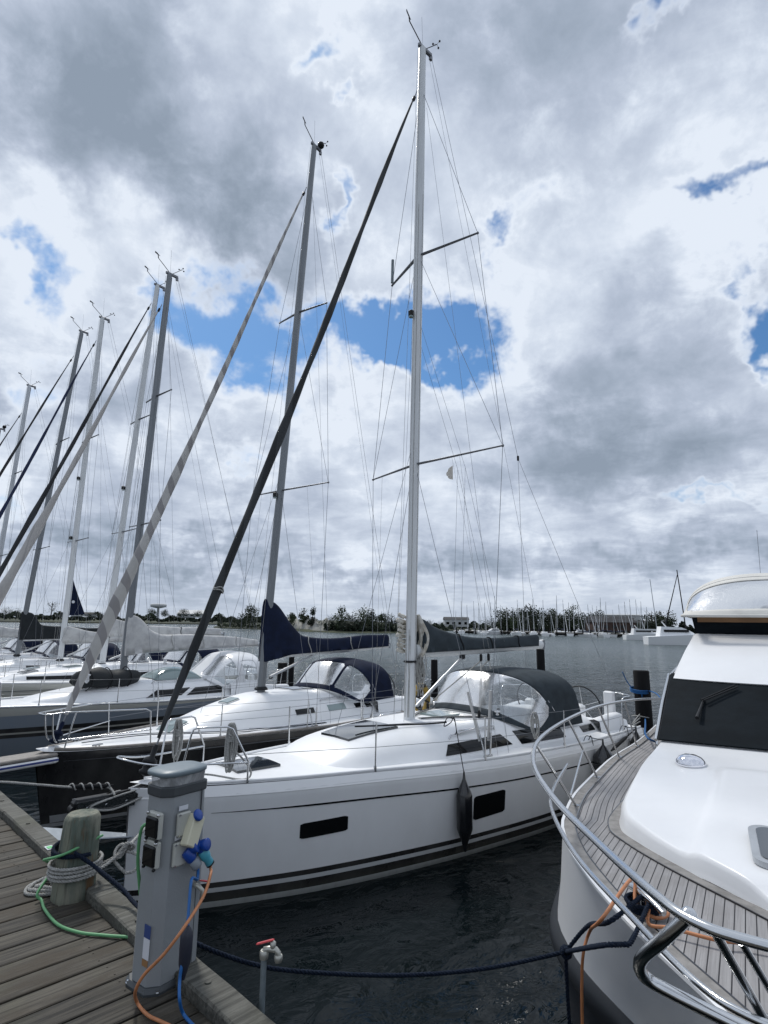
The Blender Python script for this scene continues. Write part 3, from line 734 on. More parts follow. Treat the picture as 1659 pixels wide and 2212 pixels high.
    for h_ in q.get('hatch', []):  # (x0,x1,y0,y1,on,material,frame,taper)
        lid('deck_hatch', h_[0], h_[1], h_[2], h_[3], roof if h_[4] == 'r' else deck, h_[5], h_[6], .03, h_[7] if len(h_) > 7 else 1.0)
    # cockpit: coamings, well and wheel
    cz = q['L'] - .15
    if cx1 < L - .8:
        for s in (-1, 1):
            P = [(cx1 - .05, itp(cw, cx1) * .93 * s, zs(cx1) + itp(ch, cx1) * .75), (cx1 + .8, itp(cw, cx1) * .97 * s, zs(cx1) + .30), ((cx1 + L) / 2, itp(cw, cx1) * .97 * s, zs(L) + .22), (L - .25, itp(cw, cx1) * .93 * s, zs(L) + .16)]
            rings = [[Vector((p.x, p.y + a, b)) for a, b in ((-.16, zs(p.x) - .0), (-.12, p.z), (.0, p.z + .03), (.12, p.z), (.16, zs(p.x)))] for p in catmull(P, 5)]
            MB().loft(rings, False, False).build('coaming', q.get('cabm', M_deck), B)
    mx, mz, top, rake, mr = q['mast']     # foot x, foot z, top z, rake (x), section radius
    mm = q.get('mastm', M_alu)
    def mp(z, dx=0.0, dy=0.0): return Vector((mx + rake * (z - mz) / (top - mz) + dx, dy, z))
    mast = MB().tube([mp(mz - .1), mp(mz + (top - mz) * .75), mp(top)], [mr * 1.2, mr * 1.2, mr * .95], 14, flat=.68, ref=(1, 0, 0)).build('mast', mm, B)
    MB().tube([mp(mz + .6, mr * 1.22), mp(top - .1, mr * 1.02)], .013, 4).build('sail_track', M_blackpl, mast)
    MB().rev([(mr * 1.7, 0), (mr * 1.75, .03), (mr * 1.5, .05), (mr * 1.3, .07)], 14, mp(mz - .06)).build('mast_collar', M_blackpl, mast)
    sp = []
    for sz, half, swp in q['spr']:
        for s in (-1, 1):
            a = mp(sz, .02, s * mr * .6); b = mp(sz + half * .05, swp, s * half)
            MB().tube([a, b], [.042, .026], 8, flat=.45, ref=(1, 0, 0)).ball(b, .028, 5).build('spreader', M_spr, mast)
        sp.append((sz, half, swp))
    # masthead: crane, sheave box, vane, anemometer, aerial
    t = mp(top)
    MB().bbox(t + Vector((.08, 0, .0)), (.42, .07, .10), .02).box(t + Vector((.26, 0, -.07)), (.07, .05, .10)).build('masthead_crane', M_spr, mast)
    if det:
        v = MB().tube([t + Vector((.0, 0, .04)), t + Vector((-.42, -.02, .34))], .011, 6).build('wind_vane', M_blackpl, mast)
        e = t + Vector((-.42, -.02, .34))
        MB().tube([e, e + Vector((-.02, 0, .13))], .014, 6).box(e + Vector((-.09, -.03, .12)), (.12, .012, .05), .4).tube([e + Vector((.06, .03, .12)), e + Vector((-.06, -.02, .12))], .008, 5).build('vane_arrow', M_blackpl, v)
        w = MB().tube([t + Vector((.1, 0, .05)), t + Vector((.34, -.12, .26))], .009, 6).build('anemometer', M_blackpl, mast)
        mb = MB(); e = t + Vector((.34, -.12, .26))
        for k in range(3): a = k * 2.1 + .4; c = e + Vector((math.cos(a) * .09, math.sin(a) * .09, 0)); mb.tube([e, c], .004, 4).ball(c, .024, 4)
        mb.build('cups', M_blackpl, w)
        wire('aerial', t + Vector((.03, .02, 0)), t + Vector((.0, .02, .85)), M_wire, mast, .003)
        if q.get('ball'): MB().ball(t + Vector((.22, -.05, .14)), .10, 8).build('radar_reflector', M_blackpl, mast)
    for z_, nm_ in q.get('lamps', []):
        c = mp(z_, -mr * 1.3 - .05); lm = MB().bbox(c, (.10, .10, .13), .02).tube([c + Vector((.05, 0, -.02)), c + Vector((.12, 0, -.05))], .015, 6).build(nm_, M_blackpl, mast)
        MB().cyl(c + Vector((0, 0, -.085)), .045, .03, 10).build('lens', M_hatchl, lm)
    # furled headsail
    fx, fz0, fz1, fr, fm = q['genoa']
    a = Vector((fx, 0, fz0)); b = mp(fz1, -mr * 1.2 - .03); d = b - a; ln = d.length; prof = q.get('gprof', [(0, .28), (.03, .62), (.08, .9), (.2, 1), (.5, .8), (.75, .6), (.93, .42), (.97, .25), (1, .2)])
    mb = MB(); rings = []; ns = 90
    for i in range(ns + 1):
        u = i / ns; r = fr * itp(prof, u) * (1 + .06 * math.sin(u * 41) + .04 * math.sin(u * 97)); tw = u * q.get('twist', 26)
        off = Vector((math.sin(u * 9) * .012, math.cos(u * 7) * .012, 0))
        rings.append([Vector((r * (1 + .16 * math.cos(2 * (j * 2 * math.pi / 14) - tw)) * math.cos(j * 2 * math.pi / 14), r * (1 + .16 * math.cos(2 * (j * 2 * math.pi / 14) - tw)) * math.sin(j * 2 * math.pi / 14), ln * (.030 + .945 * u))) + off for j in range(14)])
    mb.loft(rings, True, True)
    g = mb.build('furled_headsail', fm, B); g.matrix_local = Matrix.Translation(a) @ quat_z(d)
    st = MB().tube([(0, 0, 0), (0, 0, ln)], .012, 6).build('forestay', M_wire, g)
    MB().rev([(.02, -.02), (.075, 0), (.085, .03), (.06, .05), (.055, .11), (.088, .13), (.08, .17), (.03, .20), (.035, .30), (.022, .34)], 16).build('furling_drum', q.get('drumm', M_blackpl), g)
    MB().rev([(.02, 0), (.035, .02), (.035, .12), (.02, .15)], 10, (0, 0, ln * .975)).build('swivel', M_blackpl, g)
    if q.get('ties'):
        for u_ in q['ties']: MB().tube([(math.cos(k / 16 * 2 * math.pi) * fr * 1.17, math.sin(k / 16 * 2 * math.pi) * fr * 1.17, ln * u_ + .01 * math.sin(k)) for k in range(16)], .009, 6, closed=True).tube([(math.cos(k / 16 * 2 * math.pi) * fr * 1.17, math.sin(k / 16 * 2 * math.pi) * fr * 1.17, ln * u_ + .03 + .02 * math.sin(k)) for k in range(16)], .009, 6, closed=True).build('sail_tie', M_rope_w, g)
    # standing rigging
    cb = itp(bd, mx + .3) - .16
    for s in (-1, 1):
        ch_ = Vector((mx + .38, s * cb, zs(mx + .3)));
        tips = [mp(z_ + h_ * .05, w_, s * h_) for z_, h_, w_ in sp]
        pts = [ch_] + tips + [mp(fz1 + .02, 0, s * mr * .5)]
        for i in range(len(pts) - 1): wire('cap_shroud', pts[i], pts[i + 1], parent=B, r=.005)
        for i, (z_, h_, w_) in enumerate(sp):
            src = ch_ + Vector((-.1, 0, 0)) if i == 0 else tips[i - 1]
            wire('lower_shroud', src, mp(z_ - .12, 0, s * mr * .6), parent=B, r=.0042)
        if det:
            MB().tube([ch_ + Vector((0, 0, 0)), ch_ + (tips[0] - ch_) * .075], .016, 6).tube([ch_ + Vector((-.1, 0, 0)), ch_ + Vector((-.1, 0, 0)) + (mp(sp[0][0]) - ch_) * .07], .016, 6).box(ch_ + Vector((-.05, 0, .02)), (.2, .03, .06)).build('chainplate', M_steel, B)
    bk = q.get('back', [(L - .25, .0)]); tpm = mp(top, .28)
    if len(bk) == 2:
        j = tpm.lerp(Vector((L - .2, 0, zs(L))), .60); wire('backstay', tpm, j, parent=B, r=.0045)
        for x_, y_ in bk: wire('backstay_leg', j, Vector((x_, y_, zs(L) + .05)), parent=B, r=.004)
        MB().bbox(j, (.05, .04, .12), .01).build('backstay_block', M_blackpl, B)
    else: wire('backstay', tpm, Vector((bk[0][0], bk[0][1], zs(L) + .05)), parent=B, r=.0045)
    # boom, cover, kicker, lines
    bz, bl_, br_, rise = q['boom']
    g0 = mp(bz, mr * 1.25); g1 = g0 + Vector((bl_, 0, rise))
    boom = MB().tube([g0, g0.lerp(g1, .5), g1], [br_, br_, br_ * .8], 12, flat=.62, ref=(0, 0, 1)).build('boom', q.get('boomm', M_aluw), B)
    MB().bbox(g1 + Vector((.02, 0, 0)), (.06, br_ * 1.0, br_ * 1.8), .012).build('boom_end', M_spr, boom)
    wire('topping_lift', g1, tpm + Vector((-.1, 0, 0)), parent=B, r=.003)
    cv = q['cover']               # (height at the mast, height at mid, height at end, half width, material, top at the mast z)
    def cover(u, th):
        hh = itp(cv['h'], u); ww = itp(cv['w'], u); dip = cv.get('dip', .0)
        p = g0.lerp(g1, u * cv.get('len', .97)) + Vector((-cv.get('fwd', .12) * max(0, 1 - u * 9), 0, br_ * .3 - dip * max(0, 1 - u * 8)))
        wv = 1 + .05 * math.sin(u * 23 + th * 2) + .04 * math.sin(u * 51 + 2 * math.sin(th * 3))
        lump = math.sin(th) ** .9 if math.sin(th) > 0 else 0
        return p + Vector((.02 * math.sin(u * 30 + th * 4), math.cos(th) * ww * wv, (hh + dip * max(0, 1 - u * 8)) * lump * (1 + .035 * math.sin(u * 17 + 1)) - .5 * br_ * (1 - lump)))
    mb = MB(); mb.grid(lambda u, v: cover(u, math.pi * (1.12 * v - .06)), 60, 20)
    for uu in (0, 1): mb.add([cover(uu, math.pi * (1.12 * j / 20 - .06)) for j in range(21)], [tuple(range(21))[::(1 if uu else -1)]], False)
    mb.build('sail_cover', cv['m'], B)
    for k, u_ in enumerate(cv.get('straps', [])):
        P = [cover(u_ + .006 * math.sin(j), math.pi * (1.1 * j / 14 - .05)) + Vector((0, math.copysign(.008, math.cos(math.pi * j / 14)), .008)) for j in range(15)]
        tubeo('cover_strap', P, .012, cv.get('strapm', M_rope_k), B, 5)
    if 'vang' in q:
        a_, b_ = q['vang']; MB().tube([a_, Vector(a_).lerp(Vector(b_), .6)], .032, 8).tube([Vector(a_).lerp(Vector(b_), .6), b_], .024, 8).build('rod_kicker', M_alu, B)
        MB().bbox(b_, (.14, .05, .09), .015).bbox(Vector(a_) + Vector((.05, 0, 0)), (.1, .05, .08), .01).build('kicker_block', M_blackpl, B)
    for s in (-1, 1):
        wire('halyard', mp(top - .1, -.1, s * .04), Vector((mx - .25, s * .12, mz)), M_rope_w, B, .0032)
        wire('halyard', mp(fz1 - .3, .1, s * .06), deck(mx + .9, s * (itp(bd, mx + .9) - .25)), M_wire, B, .003)
        wire('flag_halyard', mp(sp[0][0], .1, s * sp[0][1] * .6), deck(mx + .5, s * (itp(bd, mx + .5) - .12)), M_rope_w, B, .0022)
    wire('baby_stay', mp(sp[0][0] + .3, -.08, 0), Vector((mx - 1.6, 0, roof(max(cx0 + .05, mx - 1.6)).z)), M_wire, B, .0035)
    # pulpit, stanchions, guard wires
    pu = q['pulpit']; sr = .0125
    if pu['kind'] == 'open':
        for s in (-1, 1):
            base_f = deck(pu['xf'], s * (itp(bd, pu['xf']) - .05)); base_r = deck(pu['xr'], s * (itp(bd, pu['xr']) - .05))
            hz = pu['h']; P = [base_f, base_f.lerp(base_r, .28) + Vector((-.10, 0, hz)), base_f.lerp(base_r, .75) + Vector((-.02, 0, hz)), base_r + Vector((.0, 0, .38 * hz)), base_r]
            Q = [P[0]] + [P[0].lerp(P[1], .88), P[0].lerp(P[1], .97) + (P[2] - P[1]) * .02, P[1] + (P[2] - P[1]) * .12, P[2] - (P[2] - P[1]) * .12, P[2] + (P[3] - P[2]) * .06, P[3], P[4]]
            tubeo('pulpit', Q, sr, M_steel, B, 8)
        P = [deck(pu['xr'], -(itp(bd, pu['xr']) - .05)) + Vector((0, 0, hz * .36)), deck(pu['xf'], -(itp(bd, pu['xf']) - .06)) + Vector((-.18, -.02, hz * .38)), deck(.1, 0) + Vector((-.22, -.12, hz * .42)), deck(.1, 0) + Vector((-.22, .12, hz * .42)), deck(pu['xf'], itp(bd, pu['xf']) - .06) + Vector((-.18, .02, hz * .38)), deck(pu['xr'], itp(bd, pu['xr']) - .05) + Vector((0, 0, hz * .36))]
        tubeo('pulpit_rail', catmull(P, 5), sr, M_steel, B, 8)
    else:
        x0, x1, hz = pu['xf'], pu['xr'], pu['h']
        yb = itp(bd, x1) - .05
        P = [deck(x1, -yb), deck(x1, -yb) + Vector((-.05, 0, hz * .93)), deck(x1, -yb) + Vector((-.14, 0, hz)), deck(x0 + .5, -(itp(bd, x0 + .5) - .02)) + Vector((0, 0, hz)), Vector((x0 + .08, -.17, zs(0) + hz)), Vector((x0, -.10, zs(0) + hz)), Vector((x0, .10, zs(0) + hz)), Vector((x0 + .08, .17, zs(0) + hz)), deck(x0 + .5, itp(bd, x0 + .5) - .02) + Vector((0, 0, hz)), deck(x1, yb) + Vector((-.14, 0, hz)), deck(x1, yb) + Vector((-.05, 0, hz * .93)), deck(x1, yb)]
        tubeo('pulpit', P, sr, M_steel, B, 8)
        P = [Vector((x0 + .12, -.14, zs(0) + hz)), Vector((x0 + .16, -.13, zs(0) + hz * .5)), Vector((x0 + .22, -.12, zs(0) + hz * .28)), Vector((x0 + .3, 0, zs(0) + hz * .25)), Vector((x0 + .22, .12, zs(0) + hz * .28)), Vector((x0 + .16, .13, zs(0) + hz * .5)), Vector((x0 + .12, .14, zs(0) + hz))]
        tubeo('pulpit_hoop', catmull(P, 4), sr, M_steel, B, 8)
        for s in (-1, 1):
            xm = x0 + .62; tubeo('pulpit_leg', [deck(max(.25, xm - .1), s * (itp(bd, max(.25, xm - .1)) - .04)), deck(xm, s * (itp(bd, xm) - .03)) + Vector((0, 0, hz))], sr, M_steel, B, 8)
            tubeo('pulpit_rail', [Vector((x0 + .26, s * .12, zs(0) + hz * .3)), deck(x1, s * yb) + Vector((0, 0, hz * .42))], sr * .8, M_steel, B, 8)
    sx = q['stan']; hz = .60
    for s in (-1, 1):
        prev = deck(pu['xr'], s * (itp(bd, pu['xr']) - .05)) + Vector((-.02, 0, 0)); pts = [(prev, pu['h'] * .97)]
        for k, x in enumerate(sx):
            b = deck(x, s * (itp(bd, x) - .07)); pts.append((b, hz))
            so = MB().tube([b, b + Vector((0, s * .015, hz + .015))], [.0125, .011], 8).build('stanchion', M_steel, B)
            MB().cyl(b, .022, .07, 8).build('stanchion_foot', M_steel, so)
        e = deck(L - .35, s * (itp(bd, L - .35) - .08)); pts.append((e, hz))
        for k in (1.0, .52):
            tubeo('guard_wire', [p + Vector((0, s * .012, h_ * k)) for p, h_ in pts], .0038, M_wire, B, 5)
        tubeo('pushpit', catmull([e + Vector((-.55, s * .05, 0)), e + Vector((-.55, s * .05, .62)), e + Vector((-.1, 0, .66)), e + Vector((.18, -s * .25, .66)), e + Vector((.2, -s * .55, .62)), e + Vector((.12, -s * .6, 0))], 4), .0125, M_steel, B, 8)
    # bow cleats
    for s in (-1, 1):
        c = deck(q.get('cleatx', .75), s * (itp(bd, q.get('cleatx', .75)) - .10)); MB().bbox(c + Vector((0, 0, .045)), (.19, .028, .025), .01).box(c + Vector((-.03, 0, .02)), (.022, .022, .05)).box(c + Vector((.03, 0, .02)), (.022, .022, .05)).build('cleat', M_steel, B)
    # sprayhood
    if 'hood' in q:
        H = q['hood']; xs0, xs1, xc0, xa, xc1 = H['x']; W_, zf, zc0, zt, zr = H['W'], H['zf'], H['zc0'], H['zt'], H['zr']
        crown = [(0, (xc0, zc0)), (.38, (xa, zt)), (.6, (xa + (xc1 - xa) * .4, zt + .03)), (1, (xc1, zr))]
        def hs(s_, th):
            cx_ = itp([(a, b[0]) for a, b in crown], s_); cz_ = itp([(a, b[1]) for a, b in crown], s_)
            fx_ = xs0 + (xs1 - xs0) * s_ ; k = abs(math.sin(th)) ** H.get('p', .62)
            kz = abs(math.sin(th)) ** (H.get('p', .62) if s_ > .3 else .62 + .5 * (1 - s_ / .3))
            return Vector((fx_ + (cx_ - fx_) * k, W_ * math.copysign(abs(math.cos(th)) ** .75, math.cos(th)), zf + (cz_ - zf) * kz))
        wins = H['win']           # list of (s0, s1, th0, th1) in degrees
        def inwin(s_, th):
            d = math.degrees(th)
            for a, b, c, e_ in wins:
                u = (s_ - a) / (b - a) * 2 - 1; v = (d - c) / (e_ - c) * 2 - 1
                if abs(u) < 1 and abs(v) < 1 and abs(u) ** 6 + abs(v) ** 12 < 1: return True
            return False
        fn = lambda u, v: hs(u, math.pi * v)
        hood = MB().grid(fn, 60, 90, mask=lambda u, v: not inwin(u, math.pi * v)).build('sprayhood', H['m'], B)
        so = hood.modifiers.new('thick', 'SOLIDIFY'); so.thickness = .006; so.offset = -1
        MB().grid(fn, 60, 90, mask=lambda u, v: inwin(u, math.pi * v)).build('sprayhood_window', M_clear, hood)
        for s_ in (.38, 1.0):
            tubeo('hoop', [hs(s_, math.pi * (.02 + .96 * k / 24)) - Vector((0, 0, .02)) for k in range(25)], .011, M_steel, hood, 6)
    for wx, wy, wz, wr, tilt in q.get('wheels', []):
        c = Vector((wx, wy, wz)); R = Matrix.Rotation(rad(tilt), 3, 'Y')
        w = MB().tube([c + R @ Vector((0, math.cos(k / 28 * 6.2832) * wr, math.sin(k / 28 * 6.2832) * wr)) for k in range(28)], .014, 8, closed=True).build('steering_wheel', M_blackpl, B)
        mb = MB()
        for k in range(5): mb.tube([c, c + R @ Vector((0, math.cos(k * 1.2566 + .3) * wr, math.sin(k * 1.2566 + .3) * wr))], .006, 6)
        mb.build('spokes', M_steel, w)
        MB().bbox((wx - .12, wy, zs(L) + (wz - zs(L)) * .5), (.16, .22, wz - zs(L) + .1), .04).build('steering_pedestal', M_deck, B)
    for x, y, s_ in q.get('winch', []):
        p = roof(x, y) if s_ == 'r' else Vector((x, y, zs(x) + .32)); MB().rev([(.06, -.02), (.065, .02), (.045, .05), (.05, .10), (.062, .11), (.055, .13), (.02, .135)], 14, p).build('winch', M_steel, B)
    for x0, x1, y in q.get('grab', []):
        for s in (-1, 1):
            P = [roof(x0, s * y) + Vector((0, 0, .0)), roof(x0, s * y) + Vector((.04, 0, .05)), roof((x0 + x1) / 2, s * y) + Vector((0, 0, .06)), roof(x1, s * y) + Vector((-.04, 0, .05)), roof(x1, s * y)]
            tubeo('grab_rail', P, .013, M_steel, B, 6)
    B_ = dict(B=B, zs=zs, hull=hull, deck=deck, roof=roof, side=side, mp=mp, g0=g0, g1=g1, cover=cover)
    return B_
def loc2(o, head, p):
    """boat axes -> place"""
    c, s = math.cos(rad(head)), math.sin(rad(head)); return Vector((o[0] + p[0] * c - p[1] * s, o[1] + p[0] * s + p[1] * c, p[2]))

# ---- the white yacht in the middle
OM, HM = (-2.83, 7.37), 42
hm = m_stripes('grey white hull with black boot stripes', [(-9, (.38, .40, .40)), (.065, (.010, .010, .011)), (.165, (.50, .52, .53)), (.215, (.010, .010, .011)), (.275, (.77, .785, .80))])
main = make_yacht('sailing_yacht', 'large white sailing yacht in the centre with black furled headsail and grey sprayhood', 'sailing yacht', OM, HM, dict(
    L=9.95, b=[(0, .03), (.3, .27), (.65, .46), (1.05, .64), (1.8, .90), (2.75, 1.14), (4.1, 1.46), (5.5, 1.63), (7.3, 1.68), (8.5, 1.62), (9.95, 1.50)],
    wl=[(0, .0), (.3, .16), (.65, .34), (1.1, .55), (2.0, .90), (3.0, 1.15), (4.5, 1.40), (6.5, 1.56), (8.3, 1.50), (9.95, 1.30)],
    sheer=[(0, 1.37), (2.5, 1.32), (5, 1.26), (7.5, 1.21), (9.95, 1.19)], ov=.05, stemx=.10, hullm=hm, lip=.05, camber=.07,
    cove=(.75, 9.6, lambda x: .29 + .04 * min(1, x / 5), .022, M_black),
    hwin=[(1.72, 2.32, .64, .82, .66, .84), (4.35, 5.0, .47, .80, .50, .82)],
    cx=(2.05, 8.6), cw=[(2.05, .30), (2.35, .72), (2.75, .93), (3.3, 1.02), (4.2, 1.16), (5.5, 1.24), (7.3, 1.26), (8.6, 1.22)],
    ch=[(2.05, .0), (2.3, .06), (2.8, .20), (3.5, .30), (4.5, .36), (6, .40), (7.0, .38), (8.6, .30)], e1=.36, e2=.42, crown=.06, slope=.22,
    win=[(4.12, 4.26, 5.70, 5.52, .06, .20, .09, .25), (5.95, 5.88, 7.32, 7.30, .07, .27, .06, .25), (8.0, 8.0, 8.5, 8.5, .07, .17, .07, .17)],
    hatch=[(1.15, 1.75, -.30, .30, 'd', M_hatch, None), (2.85, 3.80, -.40, .40, 'r', M_hatch, None, .85), (4.95, 5.45, -.26, .26, 'r', M_hatchl, None)],
    mast=(4.45, 1.68, 15.75, .33, .092), mastm=M_aluw, spr=[(6.22, 1.68, .44), (10.60, 1.2, .39)], lamps=[(9.25, 'masthead_light')],
    genoa=(.02, 1.50, 14.5, .060, m_spiral('black furled sail cover', (.015, .018, .020), (.030, .034, .037), .7, .5)), ties=(.17,),
    gprof=[(0, .35), (.02, .5), (.06, .74), (.12, .95), (.2, 1.0), (.4, .9), (.7, .76), (.93, .55), (.98, .3), (1, .2)],
    boom=(2.83, 3.95, .115, .06), cover=dict(h=[(0, .52), (.08, .44), (.25, .27), (.45, .16), (.7, .15), (1, .19)], w=[(0, .15), (.1, .16), (.3, .13), (.6, .10), (1, .07)], m=M_canvas_g, straps=(.30, .55, .80), len=.95, fwd=-.12, dip=.0),
    vang=((4.62, 0, 1.90), (5.85, 0, 2.70)), back=[(9.75, -1.25), (9.75, 1.25)],
    pulpit=dict(kind='open', xf=.42, xr=1.12, h=.66), stan=(2.74, 4.62, 6.65, 8.3), cleatx=.62,
    hood=dict(x=(6.95, 8.05, 5.72, 6.45, 7.75), W=1.17, zf=1.44, zc0=1.74, zt=2.44, zr=2.42, m=M_canvas_g, p=.40, win=[(.045, .34, 5, 175)]),
    wheels=[(9.05, -.62, 1.62, .42, -12), (9.05, .62, 1.62, .42, -12)], winch=[(5.9, -.75, 'r'), (5.9, .75, 'r')], grab=[(4.35, 5.3, .98)]))
#==MAIN DETAILS==
MB_ = main['B']
def part_bow():
    # dark bow fitting with roller and furling lines, and the anchor hanging in it
    f = MB().bbox((-.28, 0, 1.30), (.95, .17, .10), .03).box((-.55, 0, 1.22), (.42, .05, .16)).cyl((-.74, -.06, 1.25), .045, .12, 12, axis=(0, 1, 0)).build('bow_fitting', M_blackpl, MB_)
    mb = MB()
    for y_ in (-.095, .095): mb.box((-.42, y_, 1.27), (.62, .012, .13))
    for x_ in (-.62, -.42, -.2): mb.cyl((x_, -.11, 1.26), .016, .22, 8, axis=(0, 1, 0))
    mb.build('roller_cheeks', M_steel, f)
    for k in range(4):
        tubeo('furling_line', catmull([(-.05 - .1 * k, -.06 + .03 * k, 1.36), (-.35, -.10 + .04 * k, 1.33 + .01 * k), (-.6 - .05 * k, -.12 + .05 * k, 1.27 - .03 * k), (-.35, -.13 + .03 * k, 1.21), (.05, -.1, 1.30)], 6), .011, M_rope_k if k % 2 else M_rope_w, f, 6)
    a = MB().box((-.62, 0, 1.08), (.05, .03, .42), rot=Matrix.Rotation(rad(28), 3, 'Y')).build('anchor', M_alu, MB_)
    # plough blade, folded along its spine, point aft and down
    mb = MB(); nose = Vector((.18, 0, .80)); hl = Vector((-.98, -.26, 1.06)); hr_ = Vector((-.98, .26, 1.06)); sp_ = Vector((-.86, 0, .90)); md = Vector((-.42, 0, .82))
    for A_, B2, C_ in ((nose, hl, sp_), (nose, sp_, hr_)):
        nn = (B2 - A_).cross(C_ - A_).normalized() * .012
        mb.add([A_, B2, C_, A_ + nn, B2 + nn, C_ + nn], [(0, 1, 2), (5, 4, 3), (0, 3, 4, 1), (1, 4, 5, 2), (2, 5, 3, 0)], False)
    mb.build('anchor_blade', mat('galvanised anchor', (.36, .40, .44), .45, .5, var=.2, vscale=8), a)
part_bow()
def rope_coil(name, label, cat, c, drop, w, n, m, r=.012, top=.0, seed=1, group=None, knot=True):
    rnd = random.Random(seed); t = empty(name, c, 0, label, cat, group); mb = MB()
    for k in range(n):
        x0, y0 = rnd.uniform(-.3, .3) * w, rnd.uniform(-.3, .3) * w; ww = w * rnd.uniform(.6, 1.1); dd = drop * rnd.uniform(.85, 1.08)
        mb.tube(catmull([(x0, y0, top), (x0 + ww * .5, y0 + .01, -dd * .3), (x0 + ww * .55, y0, -dd * .75), (x0, y0 - .02, -dd), (x0 - ww * .5, y0, -dd * .7), (x0 - ww * .45, y0 + .01, -dd * .25)], 5, closed=True), r, 6, closed=True)
    mb.build('loops', m, t)
    if knot:
        mb = MB()
        for k in range(5): z = -drop * (.26 + .035 * k); mb.tube(catmull([(math.cos(a) * w * .36, math.sin(a) * w * .30, z + .008 * math.sin(a * 2 + k)) for a in [j * 6.283 / 10 for j in range(10)]], 3, closed=True), r, 6, closed=True)
        mb.build('wrapping', m, t)
    return t
pz = main['deck'](.8, 0).z
c1 = loc2(OM, HM, (.50, .25, pz + .62)); c2 = loc2(OM, HM, (.90, -.42, pz + .62))
rope_coil('rope_coil', 'grey rope coil tied on the far side pulpit of the white yacht', 'rope', c1, .50, .075, 8, M_rope_w, .009, seed=2, group='rope coils on the pulpit')
rope_coil('rope_coil', 'grey rope coil knotted on the near side pulpit above the power pedestal', 'rope', c2, .54, .085, 9, M_rope_w, .010, seed=5, group='rope coils on the pulpit')
tag(tubeo('mooring_line', catmull([c2 + Vector((0, 0, -.30)), c2 + Vector((.14, .0, -.40)), c2 + Vector((.26, .05, -.58)), c2 + Vector((.17, .0, -.66)), loc2(OM, HM, (.62, -.36, pz + .05)), loc2(OM, HM, (.45, -.42, pz + .02)), loc2(OM, HM, (.2, -.42, pz - .18))], 6), .012, M_rope_w, n=8), 'grey mooring rope running from the coil over the white yacht bow cleat', 'rope')
